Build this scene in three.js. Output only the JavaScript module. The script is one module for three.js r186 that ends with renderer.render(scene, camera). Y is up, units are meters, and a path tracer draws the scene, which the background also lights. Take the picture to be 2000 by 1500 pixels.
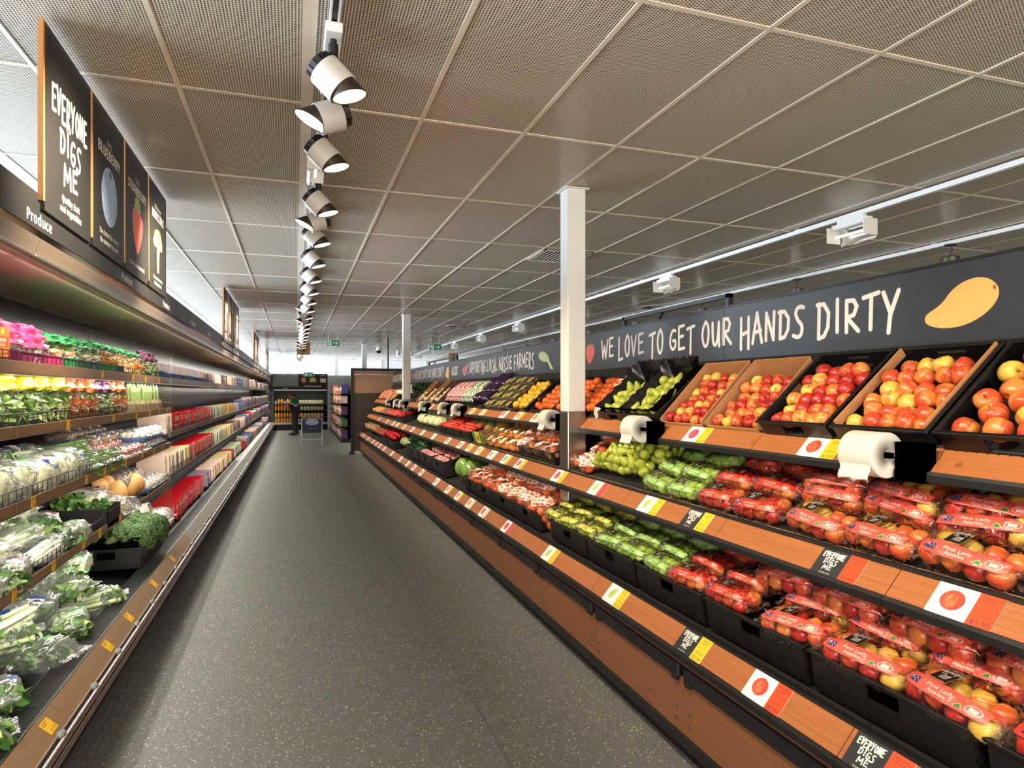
import * as THREE from 'three';
import { mergeGeometries } from 'three/addons/utils/BufferGeometryUtils.js';
import { RoundedBoxGeometry } from 'three/addons/geometries/RoundedBoxGeometry.js';
import { ImprovedNoise } from 'three/addons/math/ImprovedNoise.js';
import { MarchingCubes } from 'three/addons/objects/MarchingCubes.js';
import { RectAreaLightUniformsLib } from 'three/addons/lights/RectAreaLightUniformsLib.js';

// ---------- camera, sky, large lights, exposure ----------
const scene = new THREE.Scene();
const H = 1.7, CEIL = 3.25;                       // eye height, ceiling height
const camera = new THREE.PerspectiveCamera(2 * Math.atan(750 / 1250) * 180 / Math.PI, 2000 / 1500, 0.05, 100);
camera.position.set(0, H, 0);
camera.rotation.y = -18.69 * Math.PI / 180;
camera.setViewOffset(2000, 1500, 0, -16, 2000, 1500);
camera.updateProjectionMatrix();
const renderer = new THREE.WebGLRenderer({ antialias: true });
renderer.toneMapping = THREE.LinearToneMapping;
renderer.toneMappingExposure = 1.0;
renderer.shadowMap.enabled = true;
RectAreaLightUniformsLib.init();
scene.background = new THREE.Color(0.75, 0.85, 1.0);
scene.backgroundIntensity = 1.0;
const WARM = new THREE.Color(1.0, 0.83, 0.60), COOL = new THREE.Color(0.78, 0.9, 1.06), NEUT = new THREE.Color(1.0, 0.95, 0.82);
const L = { spot: 13, spotLeft: 38, window: 66, front: 8, far: 2.2, fridge: 22, shelf: 27, hall: 16, end: 30 };
function areaLight(name, w, h, color, intensity, p, target) {
  const a = new THREE.RectAreaLight(color, intensity, w, h);
  a.name = name; a.position.set(...p); a.lookAt(...target); scene.add(a);
  return a;
}
function spotLight(name, color, intensity, angle, penumbra, p, target, size = 2) {
  const s = new THREE.SpotLight(color, intensity, 0, angle, penumbra, 2);
  s.name = name; s.position.set(...p); s.target.position.set(...target); s.castShadow = true; s.shadow.radius = size;
  scene.add(s, s.target);
  return s;
}

// ---------- helpers ----------
let seed = 7;
function rnd() { seed = (seed * 1664525 + 1013904223) % 4294967296; return seed / 4294967296; }
const rr = (a, b) => a + (b - a) * rnd(), pick = (a) => a[Math.floor(rnd() * a.length)];
const perlin = new ImprovedNoise();
const counts = new Map();
function numbered(name) { const n = counts.get(name) ?? 0; counts.set(name, n + 1); return n ? name + '_' + String(n).padStart(3, '0') : name; }
const ONES = ['', 'first', 'second', 'third', 'fourth', 'fifth', 'sixth', 'seventh', 'eighth', 'ninth', 'tenth', 'eleventh', 'twelfth', 'thirteenth', 'fourteenth', 'fifteenth', 'sixteenth', 'seventeenth', 'eighteenth', 'nineteenth'];
const TENS = ['', '', 'twent', 'thirt', 'fort', 'fift', 'sixt', 'sevent', 'eight', 'ninet'];
const ord = (n) => n < 20 ? ONES[n] : n % 10 ? TENS[Math.floor(n / 10)] + 'y-' + ONES[n % 10] : TENS[n / 10] + 'ieth';
function tag(o, label, category, group) { o.userData = { label, category }; if (group) o.userData.group = group; return o; }
// a thing: a Group at its base; z counts forward along the aisle from the camera
function thing(name, label, category, [x, y, z], group) {
  const g = new THREE.Group(); g.name = numbered(name); g.position.set(x, y, -z); scene.add(g);
  return tag(g, label, category, group);
}
function part(name, geo, mat, parent) {
  const m = new THREE.Mesh(geo, mat); m.name = numbered(name); m.castShadow = m.receiveShadow = true; parent.add(m); return m;
}
// a part whose geometry is given in room coordinates
function partR(name, geo, mat, parent) { const w = new THREE.Vector3(); for (let p = parent; p && p !== scene; p = p.parent) w.add(p.position); geo.translate(-w.x, -w.y, -w.z); return part(name, geo, mat, parent); }
function solo(name, geo, mat, label, category, [x, y, z], group) {
  const m = new THREE.Mesh(geo, mat); m.name = numbered(name); m.castShadow = m.receiveShadow = true; m.position.set(x, y, -z); scene.add(m);
  return tag(m, label, category, group);
}
function struct(name, parent = scene) { const g = new THREE.Group(); g.name = name; g.userData.kind = 'structure'; parent.add(g); return g; }
function copy(src, label, [x, y, z], rot, group) {
  const c = src.clone(); c.name = numbered(src.name.replace(/_\d\d\d$/, '')); c.userData = { ...src.userData, label };
  if (group) c.userData.group = group;
  c.position.set(x, y, -z); if (rot) c.rotation.set(...rot); scene.add(c); return c;
}
function boxUV(g) {
  const p = g.attributes.position, n = g.attributes.normal, uv = new Float32Array(p.count * 2);
  for (let i = 0; i < p.count; i++) {
    const ax = Math.abs(n.getX(i)), ay = Math.abs(n.getY(i)), az = Math.abs(n.getZ(i));
    if (az >= ax && az >= ay) { uv[2 * i] = p.getX(i); uv[2 * i + 1] = p.getY(i); }
    else if (ax >= ay) { uv[2 * i] = p.getZ(i); uv[2 * i + 1] = p.getY(i); } else { uv[2 * i] = p.getZ(i); uv[2 * i + 1] = p.getX(i); }
  }
  g.setAttribute('uv', new THREE.BufferAttribute(uv, 2)); return g;
}
// box in room coordinates (z forward)
function bx(x0, x1, y0, y1, z0, z1, r = 0) {
  const w = Math.abs(x1 - x0), h = Math.abs(y1 - y0), d = Math.abs(z1 - z0);
  const g = r ? new RoundedBoxGeometry(w, h, d, 2, Math.min(r, w / 2.05, h / 2.05, d / 2.05)) : new THREE.BoxGeometry(w, h, d);
  g.translate((x0 + x1) / 2, (y0 + y1) / 2, -(z0 + z1) / 2);
  return boxUV(g);
}
// bar with a profile in x,y (list of points, counter-clockwise) extruded along z from z0 to z1 (forward)
function extr(pts, z0, z1, bevel = 0) {
  const s = new THREE.Shape(pts.map(([x, y]) => new THREE.Vector2(x, y)));
  const g = new THREE.ExtrudeGeometry(s, { depth: z1 - z0 - 2 * bevel, bevelEnabled: bevel > 0, bevelSize: bevel, bevelThickness: bevel, bevelSegments: 1, bevelOffset: -bevel });
  g.translate(0, 0, -z1 + bevel);
  return boxUV(g);
}
// slab between two x,y points with a thickness below it
function slab(xa, ya, xb, yb, t, z0, z1) {
  const l = Math.hypot(xb - xa, yb - ya), nx = (yb - ya) / l * t, ny = -(xb - xa) / l * t;
  return extr([[xa + nx, ya + ny], [xb + nx, yb + ny], [xb, yb], [xa, ya]], z0, z1);
}
function cyl(r0, r1, a, b, seg = 16) {   // tapered cylinder between room points a and b (z forward)
  const A = new THREE.Vector3(a[0], a[1], -a[2]), B = new THREE.Vector3(b[0], b[1], -b[2]), d = B.clone().sub(A);
  const g = new THREE.CylinderGeometry(r1, r0, d.length(), seg);
  g.applyQuaternion(new THREE.Quaternion().setFromUnitVectors(new THREE.Vector3(0, 1, 0), d.clone().normalize()));
  g.translate((A.x + B.x) / 2, (A.y + B.y) / 2, (A.z + B.z) / 2); return g;
}
const merge = (list) => mergeGeometries(list.map((g) => { const q = g.index ? g.toNonIndexed() : g; for (const k of Object.keys(q.attributes)) if (!['position', 'normal', 'uv', 'color'].includes(k)) q.deleteAttribute(k); return q; }), false);
function M(color, roughness = 0.6, metalness = 0, more = {}) { return new THREE.MeshStandardMaterial({ color, roughness, metalness, ...more }); }
function MP(color, roughness = 0.6, metalness = 0, more = {}) { return new THREE.MeshPhysicalMaterial({ color, roughness, metalness, ...more }); }
// small prints share a few large canvases: each gets a cell of its own
const sheets = [];
function cellTex(w, h, draw) {
  const A = 2048; let s = sheets[sheets.length - 1];
  if (s && s.x + w + 4 > A) { s.x = 0; s.y += s.rowH + 4; s.rowH = 0; }
  if (!s || s.y + h + 4 > A) { const c = document.createElement('canvas'); c.width = c.height = A; const t = new THREE.CanvasTexture(c); t.colorSpace = THREE.SRGBColorSpace; s = { c, t, x: 0, y: 0, rowH: 0 }; sheets.push(s); }
  const g = s.c.getContext('2d'); g.save(); g.beginPath(); g.rect(s.x, s.y, w, h); g.clip(); g.translate(s.x, s.y); draw(g, w, h); g.restore(); g.globalAlpha = 1;
  const t = s.t.clone(); t.offset.set((s.x + .5) / A, 1 - (s.y + h - .5) / A); t.repeat.set((w - 1) / A, (h - 1) / A);
  s.x += w + 4; s.rowH = Math.max(s.rowH, h); return t;
}
function canvasTex(w, h, draw, rep) {
  if (!rep && w * h <= 512 * 256) return cellTex(w, h, draw);
  const c = document.createElement('canvas'); c.width = w; c.height = h;
  draw(c.getContext('2d'), w, h);
  const t = new THREE.CanvasTexture(c); t.colorSpace = THREE.SRGBColorSpace; t.anisotropy = 8;
  if (rep) { t.wrapS = t.wrapT = THREE.RepeatWrapping; t.repeat.set(...rep); }
  return t;
}
function dataTex(w, h, f, rep) {   // grey data map
  const d = new Uint8Array(w * h * 4);
  for (let y = 0; y < h; y++) for (let x = 0; x < w; x++) { const v = Math.max(0, Math.min(255, f(x, y))), i = (y * w + x) * 4; d[i] = d[i + 1] = d[i + 2] = v; d[i + 3] = 255; }
  const t = new THREE.DataTexture(d, w, h); t.magFilter = t.minFilter = THREE.LinearFilter; t.wrapS = t.wrapT = THREE.RepeatWrapping; if (rep) t.repeat.set(...rep); t.needsUpdate = true; return t;
}
const rgb = (r, g, b) => `rgb(${r | 0},${g | 0},${b | 0})`;

// brush capitals as strokes on a 0..1 box (y down)
const GLYPH = {
  A: [[0, 1, .45, 0, .9, 1], [.12, .66, .82, .6]], B: [[.05, 0, .05, 1, .6, .95, .8, .72, .6, .5, .1, .47, .6, .4, .7, .18, .5, .02, .05, 0]], C: [[.85, .12, .5, 0, .12, .3, .05, .7, .35, 1, .85, .88]],
  D: [[.15, .02, .1, 1], [0, .04, .5, .04, .85, .3, .8, .7, .5, .95, .1, 1]], E: [[.8, 0, .1, .04, .08, 1, .85, .96], [.1, .48, .7, .44]], F: [[.85, 0, .1, .03, .06, 1], [.1, .5, .7, .44]],
  G: [[.85, .1, .5, 0, .12, .3, .05, .72, .4, 1, .85, .85, .88, .52, .5, .55]], H: [[.08, 0, .05, 1], [.85, 0, .82, 1], [.05, .55, .85, .45]], I: [[.4, 0, .36, 1]],
  L: [[.12, 0, .06, 1, .8, .93]], M: [[.02, 1, .1, 0, .48, .7, .86, 0, .95, 1]], N: [[.05, 1, .1, 0, .75, 1, .82, 0]], O: [[.5, 0, .12, .2, .04, .65, .35, 1, .72, .9, .88, .45, .75, .1, .45, .02]],
  P: [[.1, 1, .12, 0, .6, .02, .82, .25, .6, .5, .12, .55]], R: [[.1, 1, .12, 0, .6, .02, .8, .22, .6, .48, .14, .54, .9, 1]], S: [[.85, .08, .5, 0, .15, .2, .35, .45, .75, .62, .7, .9, .4, 1, 0, .92]],
  T: [[0, .08, .95, 0], [.5, .04, .44, 1]], U: [[.08, 0, .06, .7, .3, 1, .68, .8, .82, 0], [.82, .0, .84, 1]], V: [[0, 0, .38, 1, .85, 0]], W: [[0, 0, .22, 1, .48, .3, .7, 1, 1, 0]], Y: [[0, 0, .4, .5], [.9, 0, .4, .58, .3, 1]], K: [[.08, 0, .06, 1], [.8, 0, .1, .55, .85, 1]],
};
// draws words in brush capitals; x0..x1 and y0..y1 in canvas units
function brush(c, text, x0, x1, y0, y1, color, weight = 0.13) {
  const adv = [...text].map((ch) => ch === ' ' ? 0.55 : ch === 'I' ? 0.62 : ch === 'W' || ch === 'M' ? 1.3 : 1.0), total = adv.reduce((a, b) => a + b, 0), u = (x1 - x0) / total, hh = y1 - y0;
  c.strokeStyle = color; c.lineCap = 'round'; c.lineJoin = 'round'; c.lineWidth = weight * hh;
  let x = x0, k = 0;
  for (const ch of text) {
    const a = adv[k++], dy = Math.sin(k * 2.3) * 0.05 * hh, sc = 0.94 + 0.1 * Math.sin(k * 5.1);
    for (const s of GLYPH[ch] ?? []) {
      c.beginPath();
      const q = []; for (let i = 0; i < s.length; i += 2) q.push([x + s[i] * a * u * 0.8 + 0.04 * u, y0 + dy + s[i + 1] * hh * sc]);
      c.moveTo(...q[0]);
      if (q.length < 4) for (const p of q.slice(1)) c.lineTo(...p);
      else { for (let i = 1; i < q.length - 1; i++) { const sharp = 'ABDEFHKLMNPRTWVY'.includes(ch); if (sharp) c.lineTo(...q[i]); else c.quadraticCurveTo(...q[i], (q[i][0] + q[i + 1][0]) / 2, (q[i][1] + q[i + 1][1]) / 2); } c.lineTo(...q[q.length - 1]); }
      c.stroke();
    }
    x += a * u;
  }
}
function print(c, text, x, y, size, color, font = 'sans-serif', weight = '', align = 'center', maxw) { c.fillStyle = color; c.font = `${weight} ${size}px ${font}`; c.textAlign = align; c.textBaseline = 'middle'; maxw ? c.fillText(text, x, y, maxw) : c.fillText(text, x, y); }

// ---------- surface textures ----------
function woodTex(base, dark, light, w = 1024, h = 512, knots = 5, rep = [1, 2]) {
  return canvasTex(w, h, (c) => {
    c.fillStyle = base; c.fillRect(0, 0, w, h);
    for (let i = 0; i < 1500; i++) {
      const y = rnd() * h, x = rnd() * w, l = rr(80, 500); c.globalAlpha = rr(0.03, 0.16); c.strokeStyle = rnd() < 0.6 ? dark : light; c.lineWidth = rr(0.6, 2.6);
      for (const ox of [0, -w]) { c.beginPath(); c.moveTo(x + ox, y); c.bezierCurveTo(x + ox + l / 3, y + rr(-3, 3), x + ox + l * .66, y + rr(-3, 3), x + ox + l, y + rr(-4, 4)); c.stroke(); }
    }
    for (let i = 0; i < knots; i++) { const x = rr(60, w - 60), y = rr(30, h - 30); for (let k = 5; k > 0; k--) { c.globalAlpha = 0.22; c.fillStyle = dark; c.beginPath(); c.ellipse(x, y, k * 3.4, k * 2.0, 0, 0, 7); c.fill(); } }
    c.globalAlpha = 1;
  }, rep);
}
const T = {};
T.rail = woodTex('#a05f30', '#6a3616', '#bd7d48');
T.base = woodTex('#7d4f33', '#4a2a17', '#9a6a48');
T.fridgeWood = woodTex('#7d5f42', '#54402d', '#9a7a58', 1024, 256, 0, [1.2, 4]);
T.endWood = woodTex('#c79a7c', '#9c6a4c', '#dab59a', 512, 256, 0, [.8, 1]);
T.endDark = woodTex('#4a3d35', '#332822', '#5d4d42', 512, 256, 0, [.8, 1]);
T.bump = dataTex(256, 256, (x, y) => 128 + 60 * perlin.noise(x / 9, y / 2.2, 3) + rr(-25, 25), [2, 2]);
T.floor = canvasTex(2048, 2048, (c, w, h) => {
  const im = c.createImageData(w, h), d = im.data;
  for (let y = 0; y < h; y++) for (let x = 0; x < w; x++) {
    const i = (y * w + x) * 4, n = rr(-9, 9) + 4 * perlin.noise(x / 60, y / 60, 1.5); const v = 106 + n; d[i] = v; d[i + 1] = v + 1; d[i + 2] = v - 3; d[i + 3] = 255;
  }
  c.putImageData(im, 0, 0);
  for (let i = 0; i < 30000; i++) {
    const x = rnd() * w, y = rnd() * h, k = rnd(), s = k < .65 ? rr(.9, 2) : rr(1.8, 4.2), v = k < .35 ? rr(35, 60) : rr(125, 215);
    c.fillStyle = rgb(v, v, v * .93); c.beginPath(); c.ellipse(x, y, s, s * rr(.5, 1), rnd() * 3, 0, 7); c.fill();
  }
}, [1 / 2.4, 1 / 2.4]);
const HOLE = 16, HN = 16;
function holeDraw(paint, hole) { return (c, w, h) => { c.fillStyle = paint; c.fillRect(0, 0, w, h); c.fillStyle = hole; for (let j = 0; j <= HN; j++) for (let i = -1; i <= HN; i++) { c.beginPath(); c.arc((i + (j % 2 ? .5 : 0)) * HOLE + 4, j * HOLE, HOLE * .33, 0, 7); c.fill(); } }; }
const PITCH = 0.0132, HREP = 1 / (HN * PITCH);
T.holes = canvasTex(HOLE * HN, HOLE * HN, holeDraw('#cdc1ac', '#1d1812'), [HREP, HREP]);
T.holesR = canvasTex(HOLE * HN, HOLE * HN, holeDraw(rgb(0, 60, 0), rgb(0, 255, 0)), [HREP, HREP]); T.holesR.colorSpace = THREE.NoColorSpace;

const MAT = {
  black: M(0x0c0c0d, 0.45), blackMatte: M(0x101010, 0.8), blackGloss: MP(0x040404, 0.24, 0, { specularIntensity: .4 }), white: M(0xd8d8d6, 0.45), whitePaint: M(0xcfcfcc, 0.5), steel: M(0xa8a6a2, 0.28, 1), alu: M(0xb9b6b0, 0.35, 1),
  bronze: M(0x8f7f6c, 0.38, 0.7), darkPlastic: M(0x131314, 0.5, 0, { bumpMap: T.bump, bumpScale: 0.0004 }), grey: M(0x6d6f70, 0.5), tan: M(0xa27a52, 0.6),
  rail: M(0xffffff, 0.52, 0, { map: T.rail, bumpMap: T.bump, bumpScale: 0.0003 }), base: M(0xffffff, 0.55, 0, { map: T.base, bumpMap: T.bump, bumpScale: 0.0003 }), fridgeWood: M(0xffffff, 0.42, 0, { map: T.fridgeWood }),
  cardboard: M(0xa9774c, 0.8, 0, { bumpMap: T.bump, bumpScale: 0.0003 }), cardDark: M(0x5a4330, 0.8), ceilTile: M(0xffffff, 1, 0, { map: T.holes, roughnessMap: T.holesR }), ceilBar: M(0xcdc1ac, 0.38),
  floor: M(0xffffff, 0.62, 0, { map: T.floor }), wall: M(0xc9cac8, 0.8), ledWarm: M(0x222222, 0.5, 0, { emissive: 0xffe0b0, emissiveIntensity: 6 }), ledNeutral: M(0x222222, 0.5, 0, { emissive: 0xfff4dd, emissiveIntensity: 2.2 }),
};

// ---------- the room ----------
const X0 = -9.2, X1 = 12.4, Z0 = -4.2, Z1 = 31.6;
const floor = struct('floor');
part('subfloor', boxUV(bx(X0, X1, -0.2, -0.004, Z0, Z1)), M(0x1c1c1c, 0.9), floor);
for (let x = -0.93 - 1.86 * 3; x < X1; x += 1.86) for (let z = Z0; z < Z1; z += 7.16) {   // vinyl sheets with welded seams
  const a = Math.max(x, X0) + 0.0012, b = Math.min(x + 1.86, X1) - 0.0012; if (b > a) part('vinyl_sheet', bx(a, b, -0.004, 0, z + 0.0012, Math.min(z + 7.16, Z1) - 0.0012), MAT.floor, floor);
}
const ceiling = struct('ceiling');
part('slab', bx(X0, X1, CEIL + 0.03, CEIL + 0.25, Z0, Z1), M(0x2a2825, 0.9), ceiling);
{
  const DX = 0.62, DZ = 1.377, GX = 0.057, GZ = 3.61, list = [];
  const i0 = Math.ceil((X0 - GX) / DX), i1 = Math.floor((X1 - GX) / DX), j0 = Math.ceil((Z0 - GZ) / DZ), j1 = Math.floor((Z1 - GZ) / DZ);
  for (let i = i0 - 1; i <= i1; i++) for (let j = j0 - 1; j <= j1; j++) {
    const xa = Math.max(GX + i * DX + 0.010, X0), xb = Math.min(GX + (i + 1) * DX - 0.010, X1), za = Math.max(GZ + j * DZ + 0.012, Z0), zb = Math.min(GZ + (j + 1) * DZ - 0.012, Z1);
    if (xb - xa < 0.05 || zb - za < 0.05) continue;
    const zc = (za + zb) / 2, xc = (xa + xb) / 2, ang = Math.atan2(xc, zc) * 180 / Math.PI;
    const seen = zc > 1 && ang > -24 && ang < 60;
    list.push([seen ? xc * xc + zc * zc : 1e6 + zc, xa, xb, za, zb]);
  }
  list.sort((a, b) => a[0] - b[0]);
  const far = [];
  list.forEach(([, xa, xb, za, zb], k) => {
    const tilt = rr(-0.0015, 0.0015), g = bx(xa, xb, CEIL + tilt, CEIL + 0.02, za, zb);
    if (k < 298) part('ceiling_tile', g, MAT.ceilTile, ceiling); else far.push(g);
  });
  part('ceiling_tile', merge(far), MAT.ceilTile, ceiling).userData.kind = 'stuff';
  for (let i = i0; i <= i1; i++) { const w = i === 0 ? 0.030 : 0.0115; part('grid_bar', bx(GX + i * DX - w, GX + i * DX + w, CEIL - 0.004, CEIL + 0.025, Z0, Z1), MAT.ceilBar, ceiling); }
  for (let j = j0; j <= j1; j++) part('grid_bar', bx(X0, X1, CEIL - 0.0035, CEIL + 0.024, GZ + j * DZ - 0.013, GZ + j * DZ + 0.013), MAT.ceilBar, ceiling);
}
const wl = struct('wall_left');   // openings for a row of tall shop windows
const WIN = []; for (let z = 0.4; z < 30; z += 5) WIN.push([z, z + 4.4]);
{
  const W0 = 0.6, W1 = 3.1;
  part('wall_panel', bx(X0 - 0.2, X0, 0, W0, Z0, Z1), MAT.wall, wl); part('wall_panel', bx(X0 - 0.2, X0, W1, CEIL + 0.2, Z0, Z1), MAT.wall, wl);
  let z = Z0; for (const [a, b] of [...WIN, [Z1, Z1]]) { if (a > z) part('wall_panel', bx(X0 - 0.2, X0, W0, W1, z, a), MAT.wall, wl); z = b; }
  const pane = M(0xe8eef2, 0.5, 0, { emissive: COOL, emissiveIntensity: 2.2 });
  WIN.forEach(([a, b], i) => {
    const w = struct('window_' + (i + 1));
    part('window_pane', bx(X0 - 0.12, X0 - 0.1, W0, W1, a, b), pane, w);
    for (const [p, q, r, s] of [[a, b, W0, W0 + .05], [a, b, W1 - .05, W1], [a, a + .05, W0, W1], [b - .05, b, W0, W1], [(a + b) / 2 - .025, (a + b) / 2 + .025, W0, W1]]) part('window_frame', bx(X0 - 0.1, X0 - 0.03, r, s, p, q), MAT.grey, w);
    areaLight('window_daylight', b - a - .1, W1 - W0 - .1, COOL, L.window, [X0 + 0.02, (W0 + W1) / 2, -(a + b) / 2], [X0 + 2, (W0 + W1) / 2, -(a + b) / 2]);
  });
}
for (const [n, a] of [['wall_right', [X1, X1 + .2, 0, CEIL + .2, Z0, Z1]], ['wall_far', [X0, X1, 0, 2.5, Z1, Z1 + .2]]]) part('wall_panel', bx(...a), MAT.wall, struct(n));

{ // high window along the far wall
  const w = struct('window_20'); part('window_pane', bx(X0, X1, 2.5, CEIL + .2, Z1 + .08, Z1 + .1), M(0xe8eef2, 0.5, 0, { emissive: 0xf4f6f6, emissiveIntensity: .42 }), w);
  for (let x = X0; x < X1; x += 2.2) part('window_frame', bx(x - .02, x + .02, 2.5, CEIL, Z1, Z1 + .06), MAT.white, w);
  areaLight('window_daylight', X1 - X0 - .4, .65, new THREE.Color(.98, 1, 1), L.far, [(X0 + X1) / 2, 2.86, -Z1 + .02], [(X0 + X1) / 2, 2.86, -Z1 + 3]);
}
{ // glazed shop front behind the camera
  const w = struct('wall_near'), pane = M(0xe8eef2, 0.5, 0, { emissive: 0xffe8cc, emissiveIntensity: 1.2 });
  part('wall_panel', bx(X0, X1, 0, .25, Z0 - .2, Z0), MAT.wall, w); part('wall_panel', bx(X0, X1, 3.0, CEIL + .2, Z0 - .2, Z0), MAT.wall, w);
  for (let x = X0; x < X1 - .1; x += 3.6) {
    part('wall_panel', bx(x, x + .2, .25, 3, Z0 - .2, Z0), MAT.wall, w);
    const a = x + .2, b = Math.min(x + 3.6, X1); if (a > 1.9 || a < -6) { part('wall_panel', bx(a, b, .25, 3, Z0 - .2, Z0), MAT.wall, w); continue; }
    const g = struct('window_' + (10 + Math.round((x - X0) / 3.52)));
    part('window_pane', bx(a, b, .25, 3, Z0 - .12, Z0 - .1), pane, g); part('window_frame', bx((a + b) / 2 - .03, (a + b) / 2 + .03, .25, 3, Z0 - .1, Z0 - .04), MAT.grey, g);
    areaLight('window_daylight', b - a, 2.7, new THREE.Color(1, .88, .7), L.front, [(a + b) / 2, 1.62, -Z0 - .02], [(a + b) / 2, 1.62, -Z0 - 2]);
  }
}

// columns: white square tube with a brushed steel guard
for (const [i, [x, z]] of [[2.015, 4.5], [2.1, 12.8], [2.1, 21.1]].entries()) {
  const t = thing('support_column', ['white square column nearest the camera rising out of the fruit display', 'white square column halfway along the fruit display', 'white square column beyond the wooden end panel'][i], 'column', [x, 0, z]);
  partR('shaft', bx(x - .075, x + .075, 1.55, CEIL, z - .075, z + .075, .012), MAT.whitePaint, t);
  partR('steel_guard', bx(x - .078, x + .078, 0.05, 1.555, z - .078, z + .078, .01), M(0xa9a6a0, 0.3, 1, { bumpMap: T.bump, bumpScale: 0.0001 }), t);
  partR('collar', bx(x - .095, x + .095, CEIL - .012, CEIL - .003, z - .095, z + .095), MAT.whitePaint, t);
}

// ---------- track of spotlights over the aisle ----------
const TX = 0.15;
{
  const t = thing('lighting_track', 'long white lighting track carrying the row of round spotlights over the aisle', 'track', [TX, CEIL - .05, 14]);
  partR('rail', merge([bx(TX - .02, TX - .012, CEIL - .04, CEIL - .004, Z0 + .2, 29), bx(TX + .012, TX + .02, CEIL - .04, CEIL - .004, Z0 + .2, 29), bx(TX - .02, TX + .02, CEIL - .012, CEIL - .004, Z0 + .2, 29)]), MAT.white, t);
  for (let z = Z0 + .3; z < 28; z += .9) partR('busbar', bx(TX - .011, TX + .011, CEIL - .03, CEIL - .0125, z, z + .55), MAT.black, t);
}
const lensMat = M(0x333333, 0.4, 0, { emissive: 0xffe2b8, emissiveIntensity: 5 });
function makeSpot(dir) {    // dir +1 aims at the fruit, -1 at the fridge
  const g = new THREE.Group(); g.name = numbered('track_spotlight');
  const bz = (x0, x1, y0, y1, z0, z1, r) => bx(x0, x1, y0, y1, z0, z1, r);
  part('adaptor', merge([bz(-.035, .035, -.045, -.002, -.11, .11, .006).toNonIndexed()]), MAT.white, g);
  part('stem', merge([cyl(.014, .014, [0, -.05, -.05], [0, -.15, -.05], 12), cyl(.02, .02, [0, -.07, -.05], [0, -.12, -.05], 12)]), MAT.black, g);
  const a = dir > 0 ? 0.80 : 0.42;               // angle below horizontal
  const ax = new THREE.Vector3(Math.cos(a) * dir, -Math.sin(a), 0.12).normalize(), c = new THREE.Vector3(0.0, -.215, .05);
  const q = new THREE.Quaternion().setFromUnitVectors(new THREE.Vector3(0, -1, 0), ax), put = (geo) => { geo.applyQuaternion(q); geo.translate(c.x, c.y, c.z); return geo; };
  const tube = new THREE.LatheGeometry([[.067, -.055], [.073, -.055], [.073, .055], [.067, .055], [.067, -.055]].map(([r, y]) => new THREE.Vector2(r, y)), 40);
  part('housing', put(tube), M(0xb9b5b0, 0.45), g);
  const fins = []; for (let i = 0; i < 14; i++) { const f = new THREE.BoxGeometry(.012, .04, .022); f.translate(.056, .07, 0); f.rotateY(i / 14 * Math.PI * 2); fins.push(f); }
  fins.push(new THREE.CylinderGeometry(.054, .058, .05, 24).translate(0, .068, 0));
  part('heat_sink', put(merge(fins)), MAT.black, g);
  // snoot: tube cut off level with the ceiling
  const N = 40, inv = q.clone().invert(), nrm = new THREE.Vector3(0, 1, 0).applyQuaternion(inv), pos = [], lens = []; const R = .064, lim = .055;
  const far = (ph) => { const x = R * Math.cos(ph), z = R * Math.sin(ph); const k = dir > 0 ? 1 : 0.9; return Math.max(-.19, Math.min(-lim - .004, -(lim + .042 * k) + -((nrm.x * x + nrm.z * z) / Math.max(.35, nrm.y)) * (dir > 0 ? .55 : .36))); };
  for (let i = 0; i < N; i++) {
    const p0 = i / N * 6.28319, p1 = (i + 1) / N * 6.28319, A = [R * Math.cos(p0), -lim + .02, R * Math.sin(p0)], B = [R * Math.cos(p1), -lim + .02, R * Math.sin(p1)], C = [R * Math.cos(p1), far(p1), R * Math.sin(p1)], D = [R * Math.cos(p0), far(p0), R * Math.sin(p0)];
    pos.push(...A, ...B, ...C, ...A, ...C, ...D);
    const k = .94, m = (v) => [v[0] * k, v[1] + .004, v[2] * k]; lens.push(0, (far(0) + far(Math.PI)) / 2 + .004, 0, ...m(D), ...m(C));
  }
  const mk = (arr) => { const b = new THREE.BufferGeometry(); b.setAttribute('position', new THREE.BufferAttribute(new Float32Array(arr), 3)); b.computeVertexNormals(); return b; };
  part('snoot', put(mk(pos)), M(0x2a1d14, 0.5, 0, { side: THREE.DoubleSide }), g);
  part('lens', put(mk(lens)), lensMat, g).material.side = THREE.DoubleSide;
  g.userData.out = ax.clone().multiplyScalar(.2).add(c);
  return g;
}
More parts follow.
